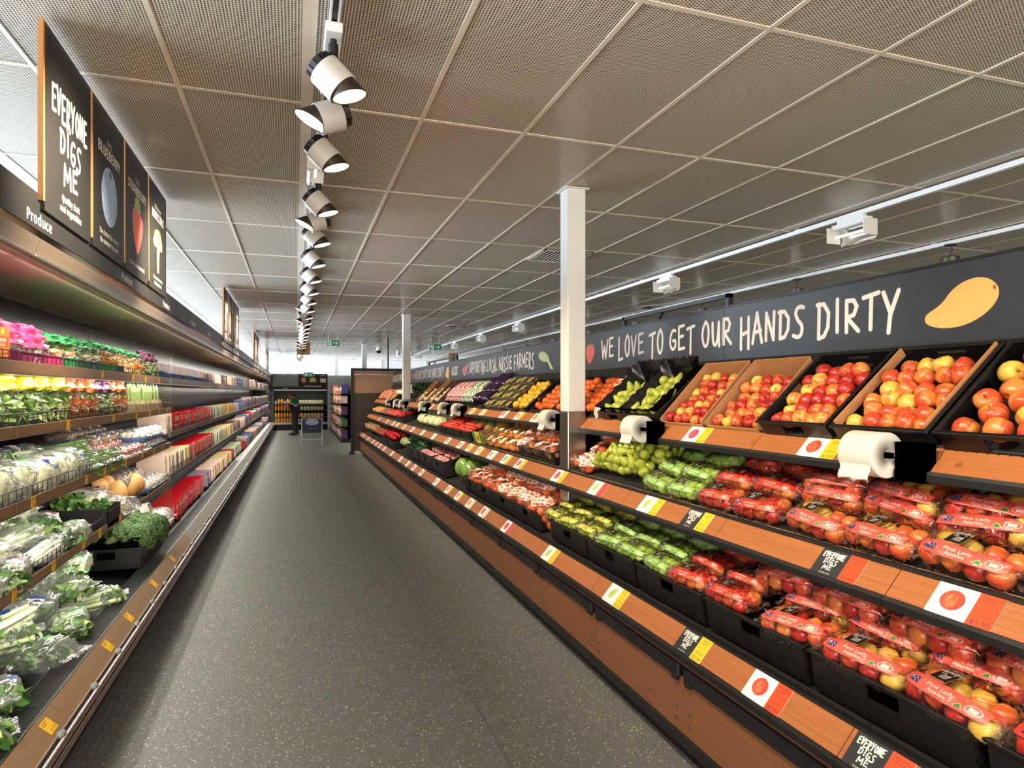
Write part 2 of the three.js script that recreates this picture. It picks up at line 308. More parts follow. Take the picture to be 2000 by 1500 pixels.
{
  const right = makeSpot(1), left = makeSpot(-1), oR = right.userData.out, oL = left.userData.out; right.userData = {}; left.userData = {};
  let used = false, n = 0;
  const zs = [-.9, -.05, .9, 1.85, 2.82, 3.72, 4.68, 5.68, 6.65]; for (let z = 7.6; z < 27.5; z += 0.95) zs.push(z);
  for (const z of zs) {
    const where = z < 2.6 ? 'overhead, ' + ord(zs.indexOf(z) + 1) + ' along the track' : ord(++n) + ' of that kind on the track';
    const lab = 'white cylinder spotlight aimed at the fruit, ' + where, o = used ? copy(right, lab, [TX, CEIL - .03, z]) : (used = true, scene.add(right), right.position.set(TX, CEIL - .03, -z), right);
    tag(o, lab, 'spotlight', 'spotlights on the aisle track');
    spotLight('spot_beam', WARM, L.spot * rr(.9, 1.1), .62, .75, [TX + oR.x, CEIL - .03 + oR.y, -z + oR.z], [2.15, 1.12, -z - .1], 2);
  }
  used = false; n = 0;
  for (const z of [3.08, 5.05, 10.4, 12.1, 17.8, 19.2, 21.5, 24.0]) {
    const lab = 'white cylinder spotlight turned to the fridge, ' + ord(++n) + ' of that kind along the track', o = used ? copy(left, lab, [TX, CEIL - .03, z + .12]) : (used = true, scene.add(left), left.position.set(TX, CEIL - .03, -z - .12), left);
    tag(o, lab, 'spotlight', 'spotlights on the aisle track');
    spotLight('spot_beam', WARM, L.spotLeft, .6, .8, [TX + oL.x, CEIL - .03 + oL.y, -z - .12 + oL.z], [-1.0, 2.55, -z - .3], 2);
  }
}

// ---------- fruit display: stands of 0.9 m side by side ----------
const R_B = [1.63, .535, 1.71, .624], R_M = [1.83, 1.028, 1.91, 1.114], R_T = [2.03, 1.426, 2.11, 1.51];   // sloped price rails: lower edge, upper edge
const BACK = 2.51, SZ0 = 0.7, SN = 19, SW = 0.9;                                                             // stands run from z 0.7 to 17.8
const stands = [];
function railParts(r, z0, z1, t) {
  const [xa, ya, xb, yb] = r, l = Math.hypot(xb - xa, yb - ya), nx = -(yb - ya) / l, ny = (xb - xa) / l;
  partR('rail_board', slab(xa, ya, xb, yb, .014, z0 + .002, z1 - .002), MAT.rail, t);
  partR('rail_trim', extr([[xb - .004 + nx * .004, yb - .004 + ny * .004], [xb + .03, yb - .02], [xb + .03, yb + .006], [xb - .004, yb + .01]], z0 + .001, z1 - .001), MAT.darkPlastic, t);
  partR('rail_lip', extr([[xa - .012, ya - .03], [xa + .03, ya - .03], [xa + .016, ya + .004], [xa + nx * .008, ya + ny * .008], [xa - .012, ya - .006]], z0 + .001, z1 - .001), MAT.darkPlastic, t);
}
for (let k = 0; k < SN; k++) {
  const z0 = SZ0 + k * SW, z1 = z0 + SW, a = z0 + .002, b = z1 - .002;
  const t = thing('fruit_stand', 'wooden fruit stand with sloped price rails, ' + ord(k + 1) + ' from the near end', 'display stand', [1.72, 0, (z0 + z1) / 2], 'fruit stands joined in one long row');
  stands.push(t);
  partR('kick_board', bx(1.73, 1.75, 0, .1, a, b), MAT.black, t);
  partR('band', bx(1.655, 1.675, .10, .15, a, b, .004), MAT.darkPlastic, t);
  partR('base_board', bx(1.668, 1.69, .15, .40, a, b), MAT.base, t);
  partR('base_board', bx(1.668, 1.69, .46, .515, a, b), MAT.base, t);
  const strap = partR('bumper_strap', bx(1.648, 1.67, .398, .462, a + .02, b - .02, .008), MAT.darkPlastic, t);
  if (k < 9) for (const [z, s] of [[z0 + .05, 1], [z1 - .05, -1]]) {
    for (const y of [.205, .26]) { const g = merge([cyl(.008, .008, [1.664, y, z], [1.669, y, z], 10), cyl(.0055, .004, [1.659, y, z], [1.664, y, z], 8)]); partR('bolt', g, MAT.steel, t); }
    partR('clip', bx(1.646, 1.668, .382, .40, z - .02, z + .02, .004), MAT.black, strap);
  }
  partR('bottom_deck', slab(1.74, .61, BACK, .74, .02, a, b), MAT.blackMatte, t);
  partR('middle_deck', slab(1.94, 1.098, BACK, 1.28, .025, a, b), MAT.blackMatte, t);
  partR('top_deck', slab(2.15, 1.425, BACK, 1.725, .025, a, b), MAT.blackMatte, t);
  partR('deck_edging', bx(1.938, 1.968, 1.10, 1.114, a, b), M(0xb59a72, 0.7), t);
  partR('back_panel', bx(BACK, BACK + .03, .1, 1.9, a, b), MAT.blackMatte, t);
  railParts(R_B, z0, z1, t); railParts(R_M, z0, z1, t);
  railParts(R_T, z0, z1, t);
  if (k < 6) for (const z of [z0 + .08]) partR('shelf_bracket', extr([[2.08, 1.39], [2.5, 1.39], [2.5, 1.5], [2.16, 1.47]], z - .012, z + .012), MAT.black, t);
}
const SEND = SZ0 + SN * SW;

// ---------- header sign over the fruit display ----------
function drawMango(c, x, y, w, h) { c.fillStyle = '#f0b869'; c.beginPath(); c.moveTo(x, y + h * .80); c.bezierCurveTo(x - w * .03, y + h * .58, x + w * .18, y + h * .62, x + w * .32, y + h * .3); c.bezierCurveTo(x + w * .5, y - h * .05, x + w * .85, y - h * .12, x + w * .97, y + h * .25); c.bezierCurveTo(x + w * 1.06, y + h * .6, x + w * .7, y + h, x + w * .38, y + h); c.bezierCurveTo(x + w * .2, y + h, x + w * .03, y + h * .93, x, y + h * .8); c.fill(); c.fillStyle = '#8a5a34'; c.beginPath(); c.ellipse(x + w * .93, y + h * .26, w * .02, h * .045, -.3, 0, 7); c.fill(); }
function drawBerry(c, x, y, w, h) { c.fillStyle = '#d86a64'; c.beginPath(); c.moveTo(x + w * .5, y + h); c.bezierCurveTo(x, y + h * .9, x - w * .1, y + h * .15, x + w * .4, y + h * .1); c.bezierCurveTo(x + w * 1.1, y + h * .05, x + w * 1.1, y + h * .6, x + w * .5, y + h); c.fill(); c.strokeStyle = '#4f7d4a'; c.lineWidth = w * .07; c.beginPath(); c.moveTo(x + w * .5, y + h * .16); c.lineTo(x + w * .75, y); c.moveTo(x + w * .5, y + h * .12); c.lineTo(x + w * .9, y + h * .14); c.stroke(); }
function drawPear(c, x, y, w, h) { c.fillStyle = '#b9c99a'; c.beginPath(); c.moveTo(x, y + h * .15); c.bezierCurveTo(x + w * .3, y - h * .1, x + w * .7, y + h * .3, x + w * .72, y + h * .55); c.lineTo(x + w, y + h); c.lineTo(x + w * .8, y + h * .98); c.lineTo(x + w * .6, y + h * .62); c.bezierCurveTo(x + w * .2, y + h * .6, x - w * .1, y + h * .4, x, y + h * .15); c.fill(); }
function drawMelon(c, x, y, w, h) { c.fillStyle = '#d8565a'; c.beginPath(); c.moveTo(x, y + h * .3); c.lineTo(x + w, y); c.bezierCurveTo(x + w * 1.05, y + h * .8, x + w * .4, y + h * 1.15, x, y + h * .3); c.fill(); c.strokeStyle = '#dfe7d2'; c.lineWidth = w * .06; c.beginPath(); c.moveTo(x, y + h * .3); c.bezierCurveTo(x + w * .3, y + h * 1.2, x + w * 1.05, y + h * .8, x + w, y); c.stroke(); }
function drawBanana(c, x, y, w, h) { c.fillStyle = '#e2b877'; c.beginPath(); c.moveTo(x + w * .6, y); c.bezierCurveTo(x + w * 1.2, y + h * .5, x + w * .8, y + h, x + w * .5, y + h); c.bezierCurveTo(x + w * .1, y + h * .8, x, y + h * .6, x, y + h * .45); c.bezierCurveTo(x + w * .3, y + h * .65, x + w * .7, y + h * .5, x + w * .6, y); c.fill(); }
{
  const SX = 2.56, Y0 = 1.72, Y1 = 2.228, seams = [0.55, 3.39, 6.4, 9.4, 12.4, 15.3, 17.8];
  const t = thing('header_sign', 'long dark blue-grey header sign with white brush lettering above the fruit display', 'sign', [SX, Y0, 9]);
  const bg = (c, w, h) => { c.fillStyle = '#2c323b'; c.fillRect(0, 0, w, h); };
  for (let i = 0; i < 6; i++) {
    const za = seams[i], zb = seams[i + 1], W = i < 3 ? 2048 : 1024, S = W / (zb - za), h = Math.round(S * (Y1 - Y0));
    const tx = canvasTex(W, h, (c, w) => {
      bg(c, w, h);
      const px = (z) => (zb - z) * S, py = (y) => (Y1 - y) * S;
      for (const o of [0, 9.27]) {
        brush(c, 'WE LOVE TO GET OUR HANDS DIRTY', px(5.09 + o), px(2.13 + o), py(2.155), py(1.975), '#e9e8e4', 0.125);
        drawMango(c, px(2.03 + o), py(2.155), .31 * S, .19 * S); drawBerry(c, px(5.42 + o), py(2.16), .2 * S, .2 * S);
        c.save(); c.translate(px(6.02 + o), py(2.15)); c.scale(.8, 1); print(c, 'ALDI', .28 * S, .09 * S, .21 * S, '#f2f1ee', 'sans-serif', 'bold', 'center'); c.restore();
        drawPear(c, px(6.62 + o), py(2.16), .42 * S, .22 * S);
        brush(c, 'SUPPORTING LOCAL AUSSIE FARMERS', px(9.66 + o), px(6.75 + o), py(2.155), py(1.975), '#e9e8e4', 0.12);
        drawMelon(c, px(10.05 + o), py(2.14), .3 * S, .2 * S);
        c.save(); c.translate(px(10.86 + o), py(2.15)); c.scale(.9, 1); print(c, 'ALDI', .3 * S, .09 * S, .21 * S, '#f2f1ee', 'sans-serif', 'bold', 'center'); c.restore();
        drawBanana(c, px(11.2 + o), py(2.17), .22 * S, .25 * S);
      }
    });
    const g = new THREE.BoxGeometry(.012, Y1 - Y0, zb - za - .003); g.translate(SX, (Y0 + Y1) / 2, -(za + zb) / 2);
    const face = MP(0xffffff, 0.42, 0, { map: tx }), side = MAT.black;
    // on the -x face u runs towards +z, which is towards the camera: the lettering reads from far to near
    partR('sign_panel', g, [side, face, side, side, side, side], t);
  }
  partR('top_channel', bx(SX - .01, SX + .02, Y1, Y1 + .012, .55, 17.8), MAT.black, t);
  for (const z of [1.3, 4.2, 7.1, 10, 13, 16]) partR('sign_post', bx(SX + .008, SX + .04, .02, Y1, z - .02, z + .02), MAT.black, t);
}

// ---------- wooden end wall and the black post ----------
{
  const z = 18.05, t = thing('end_panel', 'end wall of pale wood slats above dark boards in a black frame', 'partition', [2.55, 0, z]);
  for (let i = 0; i < 7; i++) partR('wood_slat', bx(1.52, 3.62, 1.68 + i * .085, 1.68 + i * .085 + .08, z, z + .03), MAT.endSlat ?? (MAT.endSlat = M(0xffffff, .5, 0, { map: T.endWood })), t);
  for (const [a, b] of [[.08, .46], [.464, .84], [.844, 1.25], [1.254, 1.675]]) partR('dark_board', bx(1.52, 3.62, a, b, z + .004, z + .03), MAT.endDark ?? (MAT.endDark = M(0xffffff, .5, 0, { map: T.endDark })), t);
  partR('frame', merge([bx(1.44, 1.52, .05, 2.34, z - .03, z + .08), bx(1.44, 3.66, 2.275, 2.36, z - .04, z + .06), bx(3.62, 3.68, .05, 2.3, z - .03, z + .06)]), MAT.black, t);
  partR('foot', bx(1.4, 1.54, 0, .05, z - .12, z + .2, .01), MAT.black, t);
  const p = thing('ceiling_post', 'slim black post running up to the ceiling behind the wooden end wall', 'post', [2.48, 0, z + .2]);
  partR('pole', bx(2.46, 2.5, 0, CEIL - .004, z + .18, z + .22), MAT.black, p); partR('foot_plate', bx(2.42, 2.54, 0, .012, z + .14, z + .26), MAT.black, p);
}

// ---------- chilled wall on the other side ----------
const FX = -1.08, FSH4 = [[1.83, 1.775], [1.56, 1.515], [1.246, 1.20], [0.90, 0.86]], FSH3 = [[1.83, 1.775], [1.335, 1.29], [.95, .905]], FBACK = -1.72, FZ0 = -0.25, FZ1 = 30.1;
const bays = []; for (let z = FZ0; z < FZ1 - .1; z += 3.38) bays.push([z, z + 3.38]);
const FRONT = { pane: MP(0xffffff, 0.03, 0, { transmission: 1, thickness: 0, ior: 1.45 }) };
bays.forEach(([z0, z1], k) => {
  const t = thing('chilled_cabinet', 'open chilled cabinet with black back, ' + ord(k + 1) + ' bay from the near end', 'fridge', [-1.4, 0, (z0 + z1) / 2], 'chilled cabinets joined in one long wall');
  const a = z0 + .0015, b = z1 - .0015;
  partR('plinth', bx(FBACK, -1.0, 0, .1, a, b), MAT.black, t);
  partR('tub_front', extr([[-1.0, .1], [-.935, .12], [-.91, .30], [-.93, .33], [-1.0, .36]], a, b), MAT.black, t);
  partR('front_rail', extr([[-.898, .334], [-.892, .338], [-.966, .404], [-.972, .40]], a, b), k < 2 ? MAT.fridgeWood : MAT.railAlu ?? (MAT.railAlu = M(0x8a847a, .45, .3)), t);
  partR('rail_edging', extr([[-.9, .322], [-.888, .326], [-.888, .342], [-.9, .336]], a, b), MAT.alu, t);
  for (const y of [.322, .276]) partR('bumper_tube', cyl(.015, .015, [-.868, y, a], [-.868, y, b], 12), MAT.steelPink ?? (MAT.steelPink = M(0xb39f96, .25, 1)), t);
  const kn = []; for (let z = z0 + .3; z < z1; z += .42) partR('bumper_bracket', merge([new THREE.SphereGeometry(.02, 12, 8).scale(.9, .8, 1.2).translate(-.883, .338, -z), cyl(.009, .009, [-.93, .30, z], [-.866, .30, z], 8)]), MAT.grey, t);
  partR('floor_tray', slab(-1.1, .315, FBACK, .40, -.02, a, b), MAT.black, t);
  if (k < 4) { const g = []; for (let z = z0 + .01; z < z1 - .005; z += .0125) g.push(bx(-1.09, -.975, .392, .397, z, z + .0042)); partR('air_grille', merge([...g, bx(-1.095, -1.088, .385, .40, a, b), bx(-.982, -.974, .385, .402, a, b), bx(-1.09, -.98, .37, .372, a, b)]), MAT.blackGrille ?? (MAT.blackGrille = M(0x3a3a38, .35, .6)), t); }
  else partR('air_grille', bx(-1.09, -.975, .392, .397, a, b), MAT.black, t);
  (k < 2 ? FSH4 : FSH3).forEach(([y1, y0], i) => {
    const s = partR('shelf', slab(FX - .012, y0 + .012, FBACK, y0 + .05, -.014, a, b), MAT.black, t);
    partR('price_rail', bx(FX - .012, FX, y0, y1, a, b, .003), k < 2 ? MAT.fridgeWood : MAT.railGrey ?? (MAT.railGrey = M(0x77736e, .4, .3)), t);
    partR('rail_line', bx(FX - .004, FX + .002, y0 - .004, y0, a, b), MAT.alu, t);
    if (k < 3) {
      const w = [], yb = y1 + .006, yt = y1 + (i === 0 ? .038 : .05);
      w.push(cyl(.0022, .0022, [FX - .008, yt, a], [FX - .008, yt, b], 6)); for (let z = z0 + .02; z < z1; z += .058) w.push(cyl(.0018, .0018, [FX - .008, yb - .006, z], [FX - .008, yt, z], 5));
      partR('wire_guard', merge(w), MAT.black, t);
    }
    partR('lamp_strip', bx(FX - .06, FX - .03, y0 - .001, y0 + .009, a + .03, b - .03), MAT.ledNeutral, s);
    areaLight('shelf_lamp', b - a - .06, .03, NEUT, L.shelf * (i === (k < 2 ? 3 : 2) ? 1.7 : 1), [FX - .045, y0 - .006, -(a + b) / 2], [FX - .09, y0 - .3, -(a + b) / 2]);
  });
  partR('back_panel', bx(FBACK - .04, FBACK, .1, 2.5, a, b), MAT.blackGloss, t);
  partR('roof', bx(FBACK - .04, -1.03, 2.42, 2.5, a, b), MAT.black, t);
  partR('soffit', slab(-1.04, 2.262, FBACK, 2.30, -.012, a, b), MAT.soffit ?? (MAT.soffit = M(0xb8aa94, .5, .2)), t);
  partR('canopy_edge', extr([[-1.045, 2.262], [-1.018, 2.262], [-1.012, 2.29], [-.998, 2.335], [-1.04, 2.335]], a, b, 0), MAT.bronze, t);
  partR('canopy_trim', bx(-1.026, -1.014, 2.258, 2.272, a, b, .004), MAT.alu, t);
  partR('mirror_strip', extr([[-1.03, 2.335], [-1.016, 2.334], [-1.004, 2.364], [-1.03, 2.364]], a, b), M(0xb8b8b4, .08, 1), t);
  const sof = partR('lamp_strip', bx(-1.10, -1.06, 2.256, 2.266, a + .03, b - .03), MAT.ledNeutral, t);
  areaLight('canopy_lamp', b - a - .06, .04, NEUT, L.fridge, [-1.08, 2.25, -(a + b) / 2], [-1.30, 1.9, -(a + b) / 2]);
  if (k === 8) partR('side_panel', bx(FBACK, -1.02, .1, 2.42, z1 - .03, z1 - .005), MAT.black, t);
  if (k === 2) partR('divider', bx(-1.7, FX + .01, .42, 2.25, z0 - .004, z0 + .004), FRONT.pane, t);
});
{  // header band with the department names
  const t = thing('fridge_header', 'long black header band over the chilled cabinets lettered Produce', 'sign', [-1.0, 2.345, 14]);
  const bandTex = canvasTex(2048, 128, (c, w, h) => { c.fillStyle = '#1d1c1b'; c.fillRect(0, 0, w, h); print(c, 'Produce', 478, 92, 54, '#d9d6d0', 'sans-serif', 'bold'); print(c, 'Produce', 1562, 92, 54, '#d9d6d0', 'sans-serif', 'bold'); });
  const meatTex = canvasTex(1024, 64, (c, w, h) => { c.fillStyle = '#1d1c1b'; c.fillRect(0, 0, w, h); print(c, 'Meat', 240, 46, 27, '#d9d6d0', 'sans-serif', 'bold'); print(c, 'Meat', 750, 46, 27, '#d9d6d0', 'sans-serif', 'bold'); });
  for (let i = 0; i < 11; i++) {
    const za = -.25 + i * 2.74, zb = za + 2.737, g = new THREE.BoxGeometry(.02, .152, zb - za); g.translate(-1.01, 2.441, -(za + zb) / 2);
    const face = M(0xffffff, .5, 0, { map: i < 4 ? bandTex : meatTex });
    partR('header_panel', g, [face, MAT.black, MAT.black, MAT.black, MAT.black, MAT.black], t);
  }
}

// ---------- hanging posters above the chilled cabinets ----------
function posterCanvas(kind) {
  return canvasTex(512, 640, (c, w, h) => {
    c.fillStyle = '#1b1a19'; c.fillRect(0, 0, w, h);
    const cream = '#efe9dc', shade = (x, y, r, a, b) => { const g = c.createRadialGradient(x - r * .2, y - r * .2, r * .1, x, y, r); g.addColorStop(0, a); g.addColorStop(1, b); return g; };
    if (kind === 'digs') { brush(c, 'EVERYONE', 70, 470, 170, 275, cream, .15); brush(c, 'DIGS', 150, 400, 300, 395, cream, .16); brush(c, 'ME', 190, 360, 415, 505, cream, .17); print(c, 'Quality fruit', 270, 548, 34, cream, 'serif'); print(c, 'and vegetables', 270, 586, 34, cream, 'serif'); }
    if (kind === 'blueberry') {
      print(c, 'Juicy', 256, 130, 34, cream, 'serif'); print(c, 'BLUEBERRY', 256, 182, 66, cream, 'sans-serif', 'bold', 'center', 380);
      c.fillStyle = '#a9c3e6'; c.beginPath(); c.ellipse(256, 370, 128, 132, 0, 0, 7); c.fill(); for (let i = 0; i < 900; i++) { const a = rnd() * 7, r = Math.sqrt(rnd()) * 126; c.globalAlpha = .10; c.fillStyle = pick(['#6a88b8', '#b8d0ee', '#7c9aca', '#cfe0f4']); c.beginPath(); c.ellipse(256 + r * Math.cos(a), 370 + r * Math.sin(a), rr(4, 20), rr(4, 16), a, 0, 7); c.fill(); } c.globalAlpha = 1;
      c.fillStyle = '#4b6288'; c.beginPath(); for (let i = 0; i < 10; i++) { const a = i / 10 * 6.283, r = i % 2 ? 18 : 42; c.lineTo(270 + r * Math.cos(a), 262 + r * .6 * Math.sin(a)); } c.fill();
      print(c, 'The darker the colour,', 256, 548, 30, cream, 'serif'); print(c, 'the sweeter the taste', 256, 586, 30, cream, 'serif');
    }
    if (kind === 'strawberry') {
      print(c, 'Fresh', 256, 130, 34, cream, 'serif'); print(c, 'STRAWBERRY', 256, 182, 66, cream, 'sans-serif', 'bold', 'center', 400);
      c.fillStyle = '#ea6a58'; c.beginPath(); c.moveTo(256, 520); c.bezierCurveTo(130, 430, 110, 290, 200, 280); c.bezierCurveTo(320, 265, 420, 300, 370, 390); c.bezierCurveTo(340, 450, 290, 500, 256, 520); c.fill();
      c.fillStyle = '#eaa58d'; for (let i = 0; i < 60; i++) { c.beginPath(); c.ellipse(180 + rnd() * 160, 300 + rnd() * 150, 2.5, 4, 0, 0, 7); c.fill(); }
      c.fillStyle = '#a9b56a'; for (let i = 0; i < 7; i++) { c.save(); c.translate(260, 275); c.rotate(-1.5 + i * .5); c.beginPath(); c.ellipse(0, -30, 14, 52, 0, 0, 7); c.fill(); c.restore(); }
      print(c, 'A berry delicious snack', 256, 580, 30, cream, 'serif');
    }
    if (kind === 'broccoli') {
      print(c, 'Wholesome', 256, 130, 34, cream, 'serif'); print(c, 'BROCCOLI', 256, 182, 70, cream, 'sans-serif', 'bold', 'center', 380);
      c.fillStyle = '#a9b46b'; c.beginPath(); c.moveTo(215, 380); c.lineTo(300, 370); c.lineTo(285, 520); c.lineTo(235, 522); c.fill();
      for (let i = 0; i < 240; i++) { const a = -Math.PI * rnd(), r = Math.sqrt(rnd()) * 120; c.fillStyle = pick(['#8f9d54', '#a6b169', '#75864a', '#b7c07f']); c.beginPath(); c.arc(256 + r * Math.cos(a), 360 + r * .85 * Math.sin(a), rr(8, 20), 0, 7); c.fill(); }
      print(c, 'Tree-mendous taste,', 256, 560, 28, cream, 'serif'); print(c, 'full of goodness', 256, 594, 28, cream, 'serif');
    }
    if (kind === 'salmon' || kind === 'ham') {
      print(c, 'Succulent', 256, 110, 34, cream, 'serif'); print(c, kind === 'ham' ? 'BACON' : 'SALMON', 256, 165, 66, cream, 'sans-serif', 'bold');
      c.fillStyle = kind === 'ham' ? '#c98a7a' : '#e09a78'; c.beginPath(); c.ellipse(256, 350, 110, 150, .1, 0, 7); c.fill(); c.strokeStyle = '#f0d0bd'; c.lineWidth = 6; for (let i = -3; i < 4; i++) { c.beginPath(); c.moveTo(170, 350 + i * 34); c.quadraticCurveTo(256, 330 + i * 40, 345, 352 + i * 34); c.stroke(); }
      print(c, 'Fresh every day', 256, 575, 32, cream, 'serif');
    }
  });
}
{
  const faces = {}, PT = (k) => faces[k] ?? (faces[k] = M(0xffffff, .55, 0, { map: posterCanvas(k) }));
  const kinds = [['digs', 'blueberry', 'strawberry', 'broccoli'], ['digs', 'salmon', 'ham', 'salmon'], ['digs', 'ham', 'salmon', 'ham'], ['digs', 'salmon', 'ham', 'salmon']];
  const edge = M(0xb07a46, .55), say = { digs: 'black hanging panel with white brush lettering', blueberry: 'black hanging panel showing a blueberry', strawberry: 'black hanging panel showing a strawberry', broccoli: 'black hanging panel showing a head of broccoli', salmon: 'black hanging panel showing an orange fillet', ham: 'black hanging panel showing a pink cut of meat' };
  [3.13, 10.1, 17.1, 24.1].forEach((zs, g) => kinds[g].forEach((k, i) => {
    const za = zs + i * .665, zb = za + .63, t = thing('hanging_poster', say[k] + ', ' + ord(i + 1) + ' in the ' + ord(g + 1) + ' group', 'poster', [-.99, 2.44, (za + zb) / 2]);
    const b = new THREE.BoxGeometry(.016, CEIL - .012 - 2.455, zb - za); b.translate(-.992, (CEIL - .012 + 2.455) / 2, -(za + zb) / 2);
    partR('panel', b, [PT(k), MAT.black, MAT.black, MAT.black, MAT.black, MAT.black], t);
    partR('wood_edge', bx(-1.002, -.982, 2.49, CEIL - .012, za - .02, za - .001), edge, t);
    for (const z of [za + .06, zb - .06]) partR('fixing', cyl(.008, .008, [-.984, CEIL - .05, z], [-.98, CEIL - .05, z], 8), MAT.black, t);
  }));
}

// ---------- fruit, bags and boxes: one maker per kind ----------
const col = (h) => new THREE.Color(h);
function lathe(pts, seg = 20) { return new THREE.LatheGeometry(pts.map(([r, y]) => new THREE.Vector2(r, y)), seg); }
function bumpy(g, amp, freq, sd = 0) {   // push vertices in and out by noise
  const p = g.attributes.position, v = new THREE.Vector3();
  for (let i = 0; i < p.count; i++) { v.fromBufferAttribute(p, i); const k = 1 + amp * perlin.noise(v.x * freq + sd, v.y * freq + 3.3, v.z * freq + sd * .7); p.setXYZ(i, v.x * k, v.y * k, v.z * k); }
  g.computeVertexNormals(); return g;
}
function paint(g, f) {                    // vertex colours from position
  const p = g.attributes.position, n = g.attributes.normal, c = new Float32Array(p.count * 3), v = new THREE.Vector3(), m = new THREE.Vector3(), o = new THREE.Color();
  for (let i = 0; i < p.count; i++) { v.fromBufferAttribute(p, i); m.fromBufferAttribute(n, i); f(v, o, m); c.set([o.r, o.g, o.b], i * 3); }
  g.setAttribute('color', new THREE.BufferAttribute(c, 3)); return g;
}
const flat = (g, hex) => paint(g, (v, o) => o.set(hex));
const VC = (rough = .5, more = {}) => M(0xffffff, rough, 0, { vertexColors: true, ...more });

// skins
function skin(base, streaks, n, w = 256, h = 128, spots) {
  return canvasTex(w, h, (c) => {
    c.fillStyle = base; c.fillRect(0, 0, w, h);
    for (let i = 0; i < n; i++) {
      const s = pick(streaks), x0 = s.u0 * w + (s.u1 - s.u0) * w * rnd(); c.globalAlpha = rr(.12, .42); c.strokeStyle = s.c; c.lineWidth = rr(.6, 4);
      for (const o of [-w, 0, w]) { c.beginPath(); c.moveTo(x0 + o, rr(-20, h * .5)); c.lineTo(x0 + o + rr(-6, 6), rr(h * .5, h + 20)); c.stroke(); }
    }
    c.globalAlpha = .5; if (spots) for (let i = 0; i < 120; i++) { c.fillStyle = spots; c.beginPath(); c.arc(rnd() * w, rnd() * h, rr(.5, 1.1), 0, 7); c.fill(); } c.globalAlpha = 1;
  });
}
const S = (c, u0, u1) => ({ c, u0, u1 });
const gloss = (t, r = .28, more = {}) => M(0xffffff, r, 0, { map: t, ...more });
const APPLE = {
  'red and yellow striped': gloss(skin('#cf8a3c', [S('#b32a1a', 0, .65), S('#a42118', .05, .55), S('#c9502a', .45, 1)], 420, 256, 128, '#f0d9a0')),
  'deep red': gloss(skin('#b0281d', [S('#7f1216', 0, 1), S('#c9432d', .2, .8), S('#8f171a', .4, 1)], 340, 256, 128, '#dc9a80')),
  'orange-red blushed': gloss(skin('#c9622e', [S('#b5301d', 0, .75), S('#d68c3f', .65, 1), S('#a82a1a', .2, .6)], 380, 256, 128, '#f2d3a0')),
  'yellow with a red cheek': gloss(skin('#d3ab45', [S('#cf8636', .2, .8), S('#c2452a', .3, .6), S('#cbb558', 0, 1)], 300, 256, 128, '#c9a24a')),
};
const APPLE_LOOKS = Object.keys(APPLE);
const appleG = bumpy(lathe([[0, -.36], [.12, -.43], [.27, -.455], [.42, -.36], [.52, -.12], [.535, .08], [.49, .27], [.38, .40], [.24, .435], [.11, .40], [.03, .31], [0, .28]].map(([r, y]) => [Math.max(r, .0001), y]), 22), .05, 2.2);
const appleLow = lathe([[0, -.42], [.25, -.45], [.46, -.3], [.535, .05], [.4, .38], [.2, .43], [.02, .3]].map(([r, y]) => [Math.max(r, .0001), y]), 14);
const stemG = new THREE.CylinderGeometry(.018, .024, .26, 6).translate(0, .4, 0), stemM = M(0x4a3420, .8);
const pearG = bumpy(lathe([[0, -.5], [.2, -.54], [.4, -.42], [.48, -.18], [.42, .1], [.27, .36], [.2, .55], [.13, .68], [.04, .70], [0, .68]].map(([r, y]) => [Math.max(r, .0001), y]), 18), .06, 1.8);
const PEAR = gloss(skin('#9ea83a', [S('#87982c', 0, 1), S('#b5b54e', .2, .7), S('#7f8a34', .5, 1)], 60, 256, 128, '#6c6a2c'), .4);
const GPEAR = gloss(skin('#8fa83a', [S('#7c9a30', 0, 1), S('#a9b856', .2, .7)], 60, 256, 128, '#55702c'), .35);
const orangeG = lathe([[0, -.48], [.2, -.47], [.42, -.28], [.5, 0], [.42, .29], [.2, .465], [.03, .46]].map(([r, y]) => [Math.max(r, .0001), y]), 16);
const ORANGE = M(0xe07416, .42, 0, { bumpMap: T.bump, bumpScale: .0004 }), MANDARIN = M(0xd85c12, .38, 0, { bumpMap: T.bump, bumpScale: .0004 }), LEMON = M(0xe0a81a, .38, 0, { bumpMap: T.bump, bumpScale: .0004 }), TOMATO = M(0xcc2f10, .2);
const lemonG = lathe([[0, -.62], [.08, -.58], [.3, -.42], [.46, -.1], [.46, .12], [.3, .42], [.1, .56], [.05, .66], [0, .66]].map(([r, y]) => [Math.max(r, .0001), y]), 14);
const potatoG = bumpy(new THREE.SphereGeometry(.5, 14, 10).scale(1.25, .85, .95), .22, 2.3, 5);
const calyxG = new THREE.ConeGeometry(.13, .05, 5).translate(0, .49, 0), calyxM = M(0x3c5a20, .7);
function fruit(kind, g, m, size, stem, sm) { const t = new THREE.Group(); t.name = kind; const b = new THREE.Mesh(g, m); b.name = 'flesh'; b.castShadow = b.receiveShadow = true; t.add(b); if (stem) { const s = new THREE.Mesh(stem, sm); s.name = stem === stemG ? 'stem' : 'calyx'; t.add(s); } t.scale.setScalar(size); return t; }
function single(kind, g, m, size) { const b = new THREE.Mesh(g, m); b.name = kind; b.castShadow = b.receiveShadow = true; b.scale.setScalar(size); return b; }
// put a copy of a prototype in the room
function put(proto, label, category, [x, y, z], [rx, ry, rz], group) {
  const c = proto.clone(); c.name = numbered(proto.name); c.position.set(x, y, -z); c.rotation.set(rx, ry, rz, 'ZYX'); tag(c, label, category, group); scene.add(c); return c;
}

